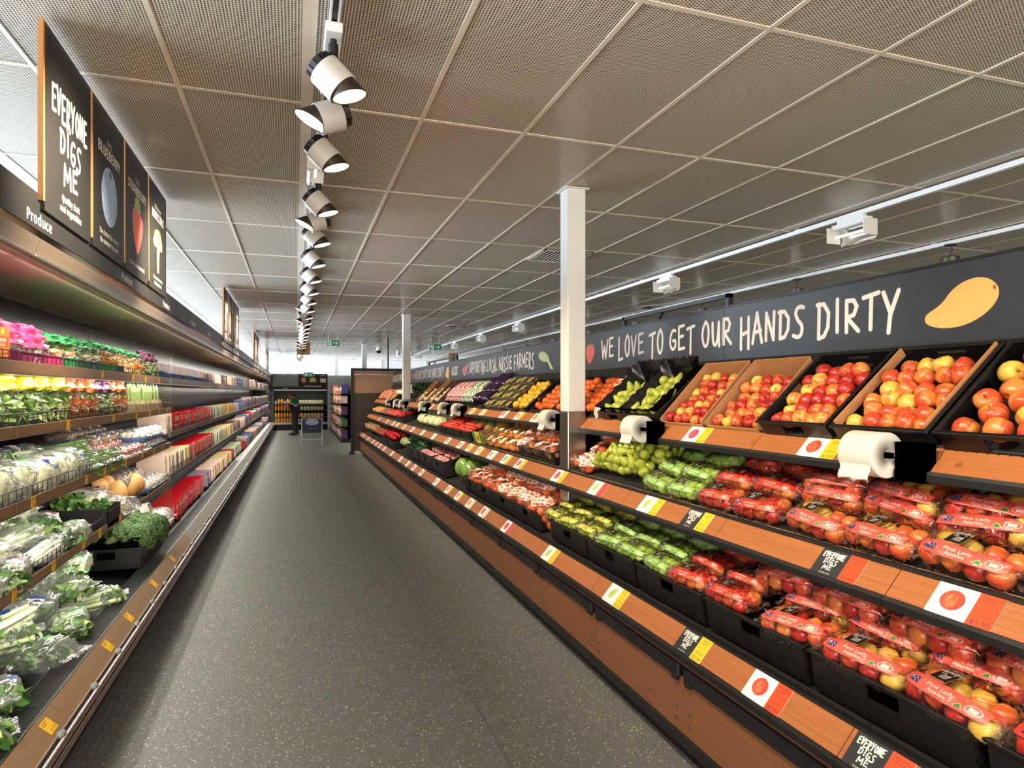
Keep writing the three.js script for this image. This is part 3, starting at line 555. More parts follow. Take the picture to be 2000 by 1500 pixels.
// a sealed bag or flow pack: a tube along z that closes flat at both ends
function hull(L, W, Hh, sd, o = {}) {
  const seal = o.seal ?? .86, amp = o.amp ?? .05, pw = o.power ?? .75;
  return (u, v) => {
    const a = Math.abs(u), k = a < seal ? Math.pow(Math.max(0, 1 - Math.pow(a / seal, 3.2)), .5) : 0, sealed = a >= seal;
    const c = Math.cos(v), s = Math.sin(v), e = (q) => Math.sign(q) * Math.pow(Math.abs(q), pw);
    const n = perlin.noise(u * 4 + sd, c * 2.2, s * 2.2 + sd) * amp + perlin.noise(u * 13 + sd * 2, c * 6, s * 6) * amp * .5;
    const fl = o.sealWidth ?? .62, wk = sealed ? fl : Math.max(k, fl * .75 * Math.min(1, a * 1.4)), hk = Math.max(k, .02);
    const wob = sealed ? .012 * Math.sin(c * 40 + sd) : 0;
    return [W / 2 * e(c) * wk * (1 + n), (s < 0 ? (o.belly ?? .8) : 1) * Hh / 2 * e(s) * hk * (1 + n) + (sealed ? wob * .4 : 0) + (o.droop ?? 0) * a * a, L / 2 * u * (1 + (sealed ? .012 * Math.sin(c * 23 + sd) : 0))];
  };
}
function hullGeo(f, nu = 26, nv = 22, u0 = -1, u1 = 1, v0 = 0, v1 = Math.PI * 2, off = 0) {
  const pos = [], uv = [], idx = [], closed = v1 - v0 > 6.28;
  for (let i = 0; i <= nu; i++) for (let j = 0; j <= nv; j++) {
    const u = u0 + (u1 - u0) * i / nu, v = closed && j === nv ? v0 : v0 + (v1 - v0) * j / nv, p = f(u, v);
    if (off) { p[0] += Math.cos(v) * off; p[1] += Math.sin(v) * off; }
    pos.push(...p); uv.push(i / nu, 1 - j / nv);
  }
  for (let i = 0; i < nu; i++) for (let j = 0; j < nv; j++) { const a = i * (nv + 1) + j, b = a + nv + 1; idx.push(a, a + 1, b, a + 1, b + 1, b); }
  const g = new THREE.BufferGeometry(); g.setAttribute('position', new THREE.BufferAttribute(new Float32Array(pos), 3)); g.setAttribute('uv', new THREE.BufferAttribute(new Float32Array(uv), 2)); g.setIndex(idx); g.computeVertexNormals(); return g;
}
const FILM = MP(0xffffff, .09, 0, { transmission: 1, thickness: 0, ior: 1.5, side: THREE.DoubleSide });
const HAZE = MP(0xf2f5ee, .3, 0, { transmission: .85, thickness: 0, ior: 1.5, side: THREE.DoubleSide });
const CELLO = MP(0xffffff, .2, 0, { transmission: .94, thickness: 0, ior: 1.5, side: THREE.DoubleSide });
const add = (name, g, m, p) => { const o = new THREE.Mesh(g, m); o.name = name; o.castShadow = o.receiveShadow = true; p.add(o); return o; };

// printed bands
function flag(c, x, y, w, h) { c.fillStyle = '#1c2a66'; c.fillRect(x, y, w, h); c.strokeStyle = '#fff'; c.lineWidth = h * .1; c.beginPath(); c.moveTo(x, y); c.lineTo(x + w * .45, y + h * .5); c.moveTo(x + w * .45, y); c.lineTo(x, y + h * .5); c.moveTo(x + w * .225, y); c.lineTo(x + w * .225, y + h * .5); c.moveTo(x, y + h * .25); c.lineTo(x + w * .45, y + h * .25); c.stroke(); c.strokeStyle = '#c22'; c.lineWidth = h * .05; c.stroke(); c.fillStyle = '#fff'; for (const [a, b] of [[.22, .78], [.75, .2], [.62, .48], [.86, .45], [.75, .82]]) { c.beginPath(); c.arc(x + a * w, y + b * h, h * .07, 0, 7); c.fill(); } }
function bandTex(bg, l1, l2) {
  return canvasTex(512, 128, (c, w, h) => {
    c.fillStyle = bg; c.fillRect(0, 0, w, h); flag(c, 40, 34, 78, 58); c.strokeStyle = 'rgba(255,255,255,.4)'; c.lineWidth = 2; c.strokeRect(140, 8, 1, 112);
    print(c, l1, 250, 44, 40, '#ffe9df', 'sans-serif'); print(c, l2, 250, 86, 40, '#ffe9df', 'sans-serif');
    c.fillStyle = '#1f7a4a'; c.beginPath(); c.moveTo(352, 100); c.lineTo(378, 58); c.lineTo(402, 100); c.fill(); c.strokeStyle = '#f2d24a'; c.lineWidth = 3; c.stroke();
    c.strokeStyle = '#ffe3d8'; c.lineWidth = 4; c.beginPath(); c.arc(448, 62, 38, 0, 7); c.stroke(); c.strokeRect(430, 46, 36, 8); c.strokeRect(430, 60, 36, 8); c.strokeRect(430, 74, 36, 6);
  });
}
const BAND = {
  pink: M(0xffffff, .35, 0, { map: bandTex('#e2574a', 'Pink Lady', 'Apples') }), red: M(0xffffff, .35, 0, { map: bandTex('#d8301c', 'Jonathan', 'Apples') }),
  gala: M(0xffffff, .35, 0, { map: bandTex('#d63c28', 'Royal Gala', 'Apples') }), green: M(0xffffff, .35, 0, { map: bandTex('#7db04a', 'Granny Smith', 'Apples') }), yellow: M(0xffffff, .35, 0, { map: bandTex('#c6bd2e', 'Packham', 'Pears') }),
  brand: M(0xffffff, .35, 0, { map: canvasTex(256, 128, (c, w, h) => { c.fillStyle = '#171412'; c.fillRect(0, 0, w, h); c.strokeStyle = '#b98a52'; c.lineWidth = 5; c.strokeRect(4, 4, w - 8, h - 8); c.save(); c.translate(128, 46); c.rotate(-.05); print(c, "Appleby's", 0, 0, 50, '#f2eee4', 'serif', 'italic'); print(c, 'Farm', 10, 44, 42, '#f2eee4', 'serif', 'italic'); c.restore(); }) }),
};
const PACKS = {};
function fruitPack(name, bandMat, mats, g, size, opt = {}) {    // eight fruit in a clear flow pack with a printed band
  const out = [];
  for (let k = 0; k < 3; k++) {
    const t = new THREE.Group(); t.name = name;
    const n = opt.n ?? 4, dz = size * .98, L = dz * n + .085, W = size * 2.3, Hh = size * 1.55;
    for (let i = 0; i < n; i++) for (const s of [-1, 1]) {
      const f = add(opt.fruit ?? 'apple', g, pick(mats), t); f.scale.setScalar(size * .98); f.position.set(s * size * .5 + rr(-.003, .003), size * .45 + rr(0, .012), (i - (n - 1) / 2) * dz + rr(-.004, .004)); f.rotation.set(rr(-.9, .9), rr(0, 6), rr(-1.2, 1.2));
    }
    const f = hull(L, W * 1.04, Hh, 3 + k * 4.7, { amp: .07, belly: .72, power: .62, seal: .88 }), fy = (u, v) => { const p = f(u, v); p[1] += size * .5; return p; };
    const fc = (u, v) => { const p = fy(u, v), w = Math.abs(perlin.noise(u * 9 + k * 5, Math.cos(v) * 3.1, Math.sin(v) * 3.1 + k)), q = Math.abs(perlin.noise(u * 21 + k, Math.cos(v) * 5 + u * 8, Math.sin(v) * 7)), r = .017 * Math.pow(1 - w, 6) + .008 * Math.pow(1 - q, 5) - .004; p[0] += Math.cos(v) * r; p[1] += Math.sin(v) * r; return p; };
    add('film', hullGeo(fc, 46, 44), FILM, t);
    const v0 = 1.75, v1 = 2.55;
    add('label_band', hullGeo(fy, 18, 6, -.74, .74, v0, v1, .0035), bandMat, t);
    add('brand_label', hullGeo(fy, 6, 4, -.40, -.08, v0 - .62, v0 - .02, .004), BAND.brand, t);
    out.push(t);
  }
  return out;
}
const reds = [APPLE['red and yellow striped'], APPLE['deep red'], APPLE['orange-red blushed'], APPLE['red and yellow striped']];
PACKS.pink = fruitPack('apple_pack', BAND.pink, [...reds, APPLE['yellow with a red cheek']], appleLow, .074);
PACKS.gala = fruitPack('apple_pack', BAND.gala, [...reds, APPLE['yellow with a red cheek']], appleLow, .074);
PACKS.red = fruitPack('apple_pack', BAND.red, [APPLE['deep red'], APPLE['red and yellow striped']], appleLow, .066);
const gapple = gloss(skin('#93ad45', [S('#819c38', 0, 1), S('#b0c264', .2, .7)], 50, 256, 128, '#d5e08a'));
PACKS.green = fruitPack('apple_pack', BAND.green, [gapple], appleLow, .062);
PACKS.yellow = fruitPack('pear_pack', BAND.yellow, [PEAR], pearG, .062, { fruit: 'pear' });

// net bags: citrus half under a printed sleeve
const sleeveTex = (a, b, d) => canvasTex(256, 256, (c, w, h) => { c.fillStyle = '#ecdcd2'; c.fillRect(0, 0, w, h); for (let i = 0; i < 16; i++) { const x = (i % 4) * 64 + 32 + rr(-6, 6), y = Math.floor(i / 4) * 64 + 32 + rr(-6, 6); c.fillStyle = pick([a, b]); c.beginPath(); c.ellipse(x, y, 24, 20, rnd(), 0, 7); c.fill(); c.fillStyle = d; c.fillRect(x - 10, y - 3, 20, 5); } });
const SLEEVE = M(0xffffff, .4, 0, { map: sleeveTex('#d8563a', '#e07f5c', '#8c2c22') }), SLEEVE2 = M(0xffffff, .4, 0, { map: sleeveTex('#c43a34', '#e2938a', '#ffffff') });
const NETM = MP(0xffe2cc, .25, 0, { transmission: .96, thickness: 0, side: THREE.DoubleSide });
function netBag(name, fm, sm, size, inner) {
  return [0, 1, 2, 3].map((k) => {
    const t = new THREE.Group(); t.name = name; const L = size * 4.7, W = size * 2.45, Hh = size * 1.95, f0 = hull(L, W, Hh, 11 + k * 3.1, { amp: .26, seal: .92, sealWidth: .25 }), f = (u, v) => { const p = f0(u, v); p[1] += size * .78; return p; };
    for (const [x, y, z] of [[-.52, .5, -1.2], [.52, .5, -1.2], [-.55, .5, -.2], [.5, .5, -.25], [-.5, .52, .8], [.52, .5, .75], [0, 1.18, -.75], [0, 1.2, .3], [0, .55, 1.6]]) { const o = add(inner, orangeG, fm, t); o.scale.setScalar(size * .98); o.position.set(x * size + rr(-.003, .003), y * size, z * size); o.rotation.set(rnd() * 6, rnd() * 6, 0); }
    add('net', hullGeo(f, 22, 20, -.95, .99), NETM, t); add('printed_sleeve', hullGeo(f, 24, 18, -.98, k % 2 ? .1 : .35, .25, k % 2 ? 2.5 : 2.15, .005), sm, t);
    return t;
  });
}
PACKS.net = netBag('orange_net', ORANGE, SLEEVE, .062, 'orange'); PACKS.onionNet = netBag('onion_net', M(0xc07a3a, .4), SLEEVE2, .058, 'onion');

// black reusable crate and brown fruit tray: local x runs back, y up, z across
const CRATE = M(0x0e0e0f, .42, 0, { bumpMap: T.bump, bumpScale: .0003 });
function crate(D, Hh, W, label, at, tilt, liner) {
  const t = thing('plastic_crate', label, 'crate', at), b = (x0, x1, y0, y1, z0, z1, r) => bx(x0, x1, y0, y1, z0, z1, r); t.rotation.z = tilt;
  part('crate_floor', b(0, D, 0, .008, -W / 2, W / 2), CRATE, t);
  const wall = (along, at0, len) => { const g = []; const mk = (a, c, y0, y1) => along === 'z' ? b(at0 - .004, at0 + .004, y0, y1, a, c) : b(a, c, y0, y1, at0 - .004, at0 + .004); const s = along === 'z' ? -len / 2 : 0, e = s + len, hh = along === 'z' ? .06 : .06, m = (s + e) / 2;
    g.push(mk(s, e, .008, Hh * .5), mk(s, m - hh, Hh * .5, Hh * .86), mk(m + hh, e, Hh * .5, Hh * .86), mk(s, e, Hh * .86, Hh));
    for (let i = 1; i < 12; i++) { const p = s + len * i / 12; g.push(along === 'z' ? b(at0 - .007, at0 + .007, .01, Hh * .48, p - .003, p + .003) : b(p - .003, p + .003, .01, Hh * .48, at0 - .007, at0 + .007)); }
    for (const y of [.2, .38]) g.push(along === 'z' ? b(at0 - .006, at0 + .006, Hh * y, Hh * y + .005, s, e) : b(s, e, Hh * y, Hh * y + .005, at0 - .006, at0 + .006));
    return merge(g); };
  for (const [al, p, l] of [['z', 0, W], ['z', D, W], ['x', -W / 2, D], ['x', W / 2, D]]) part('crate_side', wall(al, p, l), CRATE, t);
  part('crate_rim', merge([b(-.012, .006, Hh - .012, Hh, -W / 2 - .008, W / 2 + .008, .004), b(D - .006, D + .012, Hh - .012, Hh, -W / 2 - .008, W / 2 + .008, .004), b(-.012, D + .012, Hh - .012, Hh, -W / 2 - .01, -W / 2 + .006, .004), b(-.012, D + .012, Hh - .012, Hh, W / 2 - .006, W / 2 + .01, .004)]), CRATE, t);
  if (liner) part('liner', b(.006, D - .006, .01, Math.max(.03, liner), -W / 2 + .006, W / 2 - .006), M(0x1b1a1c, .6), t);
  return t;
}
function carton(D, Hh, W, label, at, tilt, m = MAT.cardboard, backUp = .05) {
  const t = thing('fruit_tray', label, 'tray', at); t.rotation.z = tilt; const b = bx, e = .006;
  part('tray_floor', b(0, D, 0, .03, -W / 2, W / 2), m, t);
  part('tray_side', extr([[0, 0], [D, 0], [D, Hh + backUp], [0, Hh]], -W / 2, -W / 2 + e), m, t); part('tray_side', extr([[0, 0], [D, 0], [D, Hh + backUp], [0, Hh]], W / 2 - e, W / 2), m, t);
  part('tray_end', b(0, e, 0, Hh * .8, -W / 2, W / 2), m, t); part('tray_end', b(D - e, D, 0, Hh + backUp, -W / 2, W / 2), m, t);
  return t;
}
// a hexagonal layer of fruit in a tilted box; each row from the front up
function layer(box, D, W, y, size, make, z0 = 0.02, sq = .9) {
  const rows = Math.floor((D - size * .6) / (size * sq)), cols = Math.floor(W / size), c = Math.cos(box.tilt), s = Math.sin(box.tilt);
  for (let i = 0; i < rows; i++) { const n = i % 2 ? cols - 1 : cols; for (let j = 0; j < n; j++) {
    const lx = z0 + size * .55 + i * size * sq + rr(-.1, .1) * size, ly = y(i, rows) + rr(-.12, .18) * size, lz = (j - (n - 1) / 2) * (W - size) / Math.max(1, cols - 1) + rr(-.08, .08) * size;
    make([box.at[0] + lx * c - ly * s, box.at[1] + lx * s + ly * c, box.at[2] + lz], i, j, n, rows);
  } }
}
// leaves in a clump, for herbs, salad bags and lettuces
function leafClump(n, w, h, d, colors, len = .05, wid = .02, curl = .4) {
  const pos = [], colr = [], o = new THREE.Color(), q = new THREE.Quaternion(), e = new THREE.Euler(), v = new THREE.Vector3();
  for (let i = 0; i < n; i++) {
    let a, b, c; do { a = rr(-1, 1); b = rr(-1, 1); c = rr(-1, 1); } while (a * a + b * b + c * c > 1);
    e.set(rr(-1.5, 1.5), rr(0, 6.28), rr(-1.5, 1.5)); q.setFromEuler(e); o.set(pick(colors)).multiplyScalar(rr(.7, 1.15));
    const l = len * rr(.7, 1.3), k = wid * rr(.7, 1.3), pts = [];
    for (let s = 0; s <= 3; s++) { const f = s / 3, ww = k * Math.sin(Math.PI * (.12 + f * .83)); for (const t of [-1, 0, 1]) { v.set(t * ww, -Math.abs(t) * -.25 * ww + curl * l * f * f * .5, l * (f - .5)).applyQuaternion(q); pts.push([v.x + a * w / 2, v.y + b * h / 2, v.z + c * d / 2]); } }
    for (let s = 0; s < 3; s++) for (let t = 0; t < 2; t++) { const i0 = s * 3 + t; for (const m of [i0, i0 + 1, i0 + 3, i0 + 1, i0 + 4, i0 + 3]) { pos.push(...pts[m]); colr.push(o.r, o.g, o.b); } }
  }
  const g = new THREE.BufferGeometry(); g.setAttribute('position', new THREE.BufferAttribute(new Float32Array(pos), 3)); g.setAttribute('color', new THREE.BufferAttribute(new Float32Array(colr), 3)); g.computeVertexNormals(); return g;
}
const LEAF = VC(.5, { side: THREE.DoubleSide });

// ---------- fruit on the top tier: tilted crates and trays ----------
const TA = .695, MA = .309, BA = .168;      // tilt of the three decks
const topAt = (z) => [2.155, 1.447, z];
const A_MATS = { near: ['orange-red blushed', 'red and yellow striped', 'yellow with a red cheek', 'orange-red blushed', 'red and yellow striped'], red: ['deep red', 'red and yellow striped', 'orange-red blushed', 'deep red', 'red and yellow striped', 'yellow with a red cheek'] };
function loose(box, D, W, y, size, phrase, group, cat, make, noun = '') {
  layer(box, D, W, y, size, (p, i, j, n) => { const o = make(p, i, j); tag(o, `${o.userData.look}, ${ord(i + 1)} row up, ${ord(j + 1)} across, in the ${phrase}`, cat, group); });
}
const appleProto = {};
for (const k of APPLE_LOOKS) appleProto[k] = fruit('apple', appleG, APPLE[k], 1, stemG, stemM);
function placed(proto, p, size, rot, look) { const c = proto.clone(); c.name = numbered(proto.name); c.scale.setScalar(size); c.position.set(p[0], p[1], -p[2]); c.rotation.set(...rot); c.userData = { look }; scene.add(c); return c; }
const anyRot = () => [rr(-1.1, 1.1), rr(0, 6.28), rr(-1.1, 1.1)];
const appleBoxes = [
  { z: 1.385, D: .49, W: .42, H: .16, kind: 'crate', size: .078, mats: A_MATS.near, lab: 'black plastic crate of big apples at the near end of the top tier', ph: 'endmost black crate' },
  { z: 1.835, D: .49, W: .41, H: .16, kind: 'lined', size: .073, mats: A_MATS.near, lab: 'black plastic crate with a brown card lining full of apples', ph: 'card-lined black crate' },
  { z: 2.275, D: .49, W: .40, H: .16, kind: 'crate', size: .071, mats: A_MATS.red, lab: 'black plastic crate of apples beside the brown card trays', ph: 'crate beside the trays' },
  { z: 2.72, D: .47, W: .41, H: .12, kind: 'carton', size: .066, mats: A_MATS.red, lab: 'brown card tray of red apples beside the black crates', ph: 'tray beside the crates' },
  { z: 3.165, D: .47, W: .41, H: .12, kind: 'carton', size: .063, mats: A_MATS.red, lab: 'brown card tray of red apples beside the pears', ph: 'tray beside the pears' },
];
for (const b of appleBoxes) {
  const box = { at: topAt(b.z), tilt: TA };
  if (b.kind === 'carton') carton(b.D, b.H, b.W, b.lab, box.at, TA);
  else { const c = crate(b.D, b.H, b.W, b.lab, box.at, TA, .05); if (b.kind === 'lined') for (const s of [-1, 1]) part('card_lining', bx(.01, b.D - .01, b.H - .03, b.H + .010, s * (b.W / 2 - .012) - .003, s * (b.W / 2 - .012) + .003), MAT.cardboard, c); }
  loose(box, b.D - .02, b.W - .035, (i, n) => (b.kind === 'carton' ? .078 : .112) + b.size * .1 + (i > n - 3 ? .012 : 0), b.size, b.ph, 'loose apples on the top tier', 'apple',
    (p) => { const k = pick(b.mats); return placed(appleProto[k], p, b.size, anyRot(), { 'red and yellow striped': 'striped red apple', 'deep red': 'deep red apple', 'orange-red blushed': 'orange-red apple', 'yellow with a red cheek': 'yellow red-cheeked apple' }[k]); });
}
// pears in two crates lined with black plastic
const linerM = M(0x0b0b0c, .22, 0, { side: THREE.DoubleSide });
function bagLiner(D, W, Hh, sd) {   // crumpled sheet lining a crate
  const g = new THREE.PlaneGeometry(1, 1, 36, 30), p = g.attributes.position;
  for (let i = 0; i < p.count; i++) {
    const a = p.getX(i) * 2, b = p.getY(i) * 2, ra = Math.max(Math.abs(a), Math.abs(b)), up = ra > .72 ? (ra - .72) / .28 : 0, n = perlin.noise(a * 5 + sd, b * 5, sd), n2 = perlin.noise(a * 14, b * 14 + sd, 2);
    p.setXYZ(i, D / 2 + a * D / 2 * (1 + .03 * n), .02 + Math.pow(up, .6) * (Hh + .015) + (n * .012 + n2 * .006) * (.4 + up) + (a > .72 ? .03 * up : 0), b * W / 2 * (1 + .02 * n));
  }
  g.computeVertexNormals(); return g;
}
const pearP = fruit('pear', pearG, PEAR, 1, null), pearS = new THREE.CylinderGeometry(.025, .03, .22, 6).translate(0, .78, 0); add('stem', pearS, stemM, pearP);
for (const [k, z] of [3.59, 3.97].entries()) {
  const at = topAt(z), c = crate(.48, .15, .37, ['black crate with a crumpled black liner holding pears, next to the apple trays', 'black crate with a crumpled black liner holding pears, next to the orange bags'][k], at, TA, 0);
  part('plastic_liner', bagLiner(.48, .37, .16, 3 + k * 7), linerM, c);
  loose({ at, tilt: TA }, k ? .38 : .44, .34, () => .135, .078, ['pear crate next to the apples', 'pear crate next to the orange bags'][k], 'pears on the top tier', 'pear', (p) => placed(pearP, p, .072, [rr(-1.2, 1.2), rr(0, 6), rr(.2, 1.6)], 'yellow-green pear'));
}
// a generic tilted section of loose round things on a deck, without a box
function section(tier, za, zb, size, depth, proto, cat, phrase, group, looks, o = {}) {
  const [x0, y0, a] = tier === 'top' ? [2.165, 1.45, TA] : tier === 'mid' ? [1.975, 1.125, MA + (o.steep ?? .1)] : [1.78, .65, BA + (o.steep ?? .12)];
  layer({ at: [x0, y0, (za + zb) / 2], tilt: a }, depth, zb - za, (i, n) => size * .5 + (o.lift ?? .03), size, (p, i, j) => {
    const pr = Array.isArray(proto) ? pick(proto) : proto, c = placed(pr, p, (o.scale ?? 1) * size, o.rot ? o.rot() : anyRot());
    tag(c, `${looks}, ${ord(i + 1)} row up, ${ord(j + 1)} across, ${phrase}`, cat, group);
  });
}
const orangeP = single('orange', orangeG, ORANGE, 1), mandP = single('mandarin', orangeG, MANDARIN, 1), lemonP = single('lemon', lemonG, LEMON, 1), tomP = fruit('tomato', orangeG, TOMATO, 1, calyxG, calyxM);
crate(.46, .12, .5, 'black crate of mandarins beyond the steel column', topAt(5.35), TA, .02); crate(.46, .12, .48, 'black crate of lemons beside the mandarins', topAt(6.03), TA, .02); crate(.46, .12, .42, 'black crate of mandarins hard against the steel column', topAt(4.93), TA, .02);
section('top', 5.13, 5.58, .072, .44, mandP, 'mandarin', 'beside the lemons', 'loose mandarins on the top tier', 'orange mandarin', { lift: .07 });
section('top', 4.75, 5.1, .072, .44, mandP, 'mandarin', 'hard against the column', 'loose mandarins on the top tier', 'orange mandarin', { lift: .07 });
section('top', 5.82, 6.24, .07, .44, lemonP, 'lemon', 'in the lemon crate', 'loose lemons on the top tier', 'yellow lemon', { lift: .07 });
section('top', 4.3, 4.62, .066, .44, mandP, 'mandarin', 'on the near side of the column', 'loose mandarins on the top tier', 'orange mandarin', { lift: .1 });
for (const [i, [x, y, z, ry]] of [[2.24, 1.56, 4.27, .5], [2.4, 1.70, 4.3, .4]].entries()) put(PACKS.net[i], `orange net bag under a white printed sleeve, ${ord(i + 1)} up from the rail beside the pears`, 'fruit bag', [x, y, z], [0, Math.PI / 2 + ry * .2, TA], 'orange nets on the top tier');

// kiwi punnets: clear boxes of brown fruit
{
  const kiwiM = M(0x5d4526, .75), clear = MP(0xffffff, .06, 0, { transmission: 1, thickness: 0, ior: 1.5, side: THREE.DoubleSide }), lab = M(0xc9bd86, .5, 0, { map: canvasTex(128, 96, (c, w, h) => { c.fillStyle = '#d9c98a'; c.fillRect(0, 0, w, h); c.fillStyle = '#54702c'; c.fillRect(0, 0, w, 34); print(c, 'KIWI', 64, 20, 24, '#fff', 'sans-serif', 'bold'); c.fillStyle = '#8a6a3a'; c.beginPath(); c.arc(64, 64, 20, 0, 7); c.fill(); c.fillStyle = '#b9c860'; c.beginPath(); c.arc(64, 64, 14, 0, 7); c.fill(); }) });
  const t = new THREE.Group(); t.name = 'kiwi_punnet';
  for (let i = 0; i < 3; i++) for (let j = 0; j < 2; j++) { const k = add('kiwi', potatoG, kiwiM, t); k.scale.setScalar(.05); k.position.set((j - .5) * .056, .035, (i - 1) * .058); k.rotation.set(rr(0, 6), rr(0, 6), 0); }
  add('clear_box', new RoundedBoxGeometry(.125, .07, .185, 2, .012).translate(0, .037, 0), clear, t); add('paper_label', new THREE.BoxGeometry(.075, .001, .12).translate(-.01, .0735, 0), lab, t);
  const c = Math.cos(TA), s = Math.sin(TA);
  crate(.47, .09, .94, 'wide black crate of kiwi punnets', topAt(6.82), TA, .02);
  for (let i = 0; i < 4; i++) for (let j = 0; j < 5; j++) { const lx = .075 + i * .118, ly = .045 + (j % 2) * .012 + i * .012; put(t, `clear punnet of brown kiwis, ${ord(i + 1)} row up, ${ord(j + 1)} from the lemons`, 'punnet', [2.155 + lx * c - ly * s, 1.447 + lx * s + ly * c, 6.42 + j * .19], [0, rr(-.05, .05), TA], 'kiwi punnets on the top tier'); }
}
// long vegetables, boxes and bags further along
{
  const egg = single('eggplant', lathe([[0, -.5], [.1, -.49], [.19, -.38], [.22, -.2], [.18, .1], [.12, .36], [.06, .46], [0, .47]].map(([r, y]) => [Math.max(r, .0001), y]), 16), M(0x2a0f33, .16), .24);
  for (let i = 0; i < 3; i++) for (let j = 0; j < 6; j++) put(egg, `glossy purple eggplant, ${ord(i + 1)} row up, ${ord(j + 1)} from the kiwis`, 'eggplant', [2.24 + i * .11, 1.66 + i * .095, 7.42 + j * .085], [rr(-.15, .15), 0, -Math.PI / 2 + TA + rr(-.2, .2)], 'eggplants on the top tier');
  crate(.46, .1, .56, 'black crate of eggplants', topAt(7.64), TA, .02);
  const bag = (name, hex1, hex2, sd) => { const t = new THREE.Group(); t.name = name; add('bag', flatBag(.36, .13, .06, sd, hex1, hex2), VC(.25), t); return t; };
  function flatBag(L, W, Hh, sd, h1, h2) { const a = col(h1), b = col(h2); return paint(hullGeo(hull(L, W, Hh, sd, { amp: .2 }), 20, 16), (v, o) => o.copy(a).lerp(b, perlin.noise(v.x * 34 + sd, v.y * 34, v.z * 26) > .02 ? 1 : 0)); }
  const kinds = [['green_bag', '#4d7a3a', '#dfe6d2', 8.02, 8.6, 'green and white bag of vegetables', 'green bags'], ['radish_bag', '#c4304a', '#ecd2cc', 8.72, 9.6, 'clear bag of pink radishes', 'radish bags']];
  for (const [n, a, b, z0, z1, look, ph] of kinds) { const p = [bag(n, a, b, 3), bag(n, a, b, 9)]; let j = 0; for (let z = z0; z < z1; z += .14) { ++j; for (let i = 0; i < 2; i++) put(p[(j + i) % 2], `${look}, ${ord(i + 1)} layer, ${ord(j)} from the near side`, 'vegetable bag', [2.3 + i * .01, 1.69 + i * .05, z], [0, Math.PI / 2, TA + .0], ph + ' on the top tier'); } }
  for (const [k, z] of [9.95, 10.4, 10.9, 11.4].entries()) {
    carton(.48, .13, .4, 'open brown carton of mushrooms, ' + ord(k + 1) + ' along from the radishes', topAt(z), TA, k % 2 ? MAT.cardboard : MAT.cardDark);
    const mush = single('mushroom', lathe([[0, .45], [.3, .4], [.5, .1], [.45, -.05], [.2, -.08], [.16, -.45], [0, -.46]].map(([r, y]) => [Math.max(r, .0001), y]), 10), M(0xcbb898, .6), 1);
    section('top', z - .16, z + .16, .085, .42, mush, 'mushroom', `in the ${ord(k + 1)} carton`, 'mushrooms in the cartons', 'pale mushroom', { lift: .06 });
  }
  const dark = leafClump(160, .34, .14, .36, ['#23421f', '#35562c', '#4d6d3a', '#1a301a'], .12, .04), white = flatBag(.3, .2, .14, 4, '#e9ece2', '#c9d8b0');
  for (const [k, z] of [11.85, 12.2].entries()) solo('leafy_bunch', dark, LEAF, ['heap of dark green leaves beside the cartons', 'heap of dark green leaves behind the second column'][k], 'greens', [2.32, 1.78, z]);
  for (let k = 0; k < 5; k++) solo('wrapped_cauliflower', white, VC(.3), 'white wrapped cauliflower beyond the second column, ' + ord(k + 1) + ' along', 'cauliflower', [2.24 + (k % 2) * .12, 1.69 + (k % 2) * .1, 13.3 + k * .27], 'wrapped cauliflowers');
  const sp = [single('sweet_potato', potatoG.clone().scale(1.5, .7, .7), M(0xb4552f, .6), 1), single('sweet_potato', potatoG.clone().scale(1.5, .7, .7), M(0xc98a6a, .6), 1)];
  section('top', 14.6, 17.2, .13, .42, sp, 'sweet potato', 'near the wooden end wall', 'sweet potatoes on the top tier', 'pinkish-brown sweet potato', { lift: .06, rot: () => [0, rr(-.6, .6), TA] });
}

// ---------- middle tier ----------
const mid = (d, z, lift = 0) => [1.965 + d * Math.cos(MA), 1.118 + d * Math.sin(MA) + lift, z];
function packRow(protos, look, cat, group, tier, z0, z1, step, rows, dd, ph, o = {}) {
  for (let i = 0; i < rows; i++) { let j = 0; for (let z = z0 + step / 2 + (i % 2) * step * .15; z < z1; z += step) { j++;
    const d = (o.d0 ?? .06) + i * dd, p = tier === 'mid' ? mid(d, z + rr(-.012, .012), (o.lift ?? .006) + i * (o.rise ?? .03)) : [1.775 + d * Math.cos(BA), (o.y ?? .695) + d * Math.sin(BA) + i * (o.rise ?? .016), z + rr(-.012, .012)];
    put(pick(protos), `${look}, ${ord(i + 1)} row back, ${ord(j)} ${ph}`, cat, p, [rr(-.08, .08), rr(-.16, .16) * (o.wild ?? 1) + (o.wild && rnd() < .45 ? Math.PI : 0), (tier === 'mid' ? MA : BA) + rr(-.02, .1)], group); } }
}
packRow(PACKS.pink, 'clear pack of apples with a salmon-pink band', 'apple pack', 'pink-banded apple packs on the middle tier', 'mid', .96, 2.2, .31, 3, .155, 'from the near end');
packRow(PACKS.red, 'scarlet-banded pack of small apples', 'apple pack', 'scarlet-banded apple packs on the middle tier', 'mid', 2.24, 2.84, .29, 3, .145, 'from the pink-banded packs');
packRow(PACKS.pink, 'upper-layer apple pack with a salmon-pink band', 'apple pack', 'pink-banded apple packs on the middle tier', 'mid', 1.0, 2.2, .32, 2, .155, 'from the near end', { lift: .085, d0: .24 });
put(PACKS.red[1], 'clear apple pack with a scarlet band lying on top against the pears', 'apple pack', mid(.4, 2.72, .12), [0, .2, MA]); put(PACKS.gala[0], 'clear apple pack lying on top at the back of the scarlet-banded packs', 'apple pack', mid(.43, 2.42, .13), [0, -.1, MA + .2]);
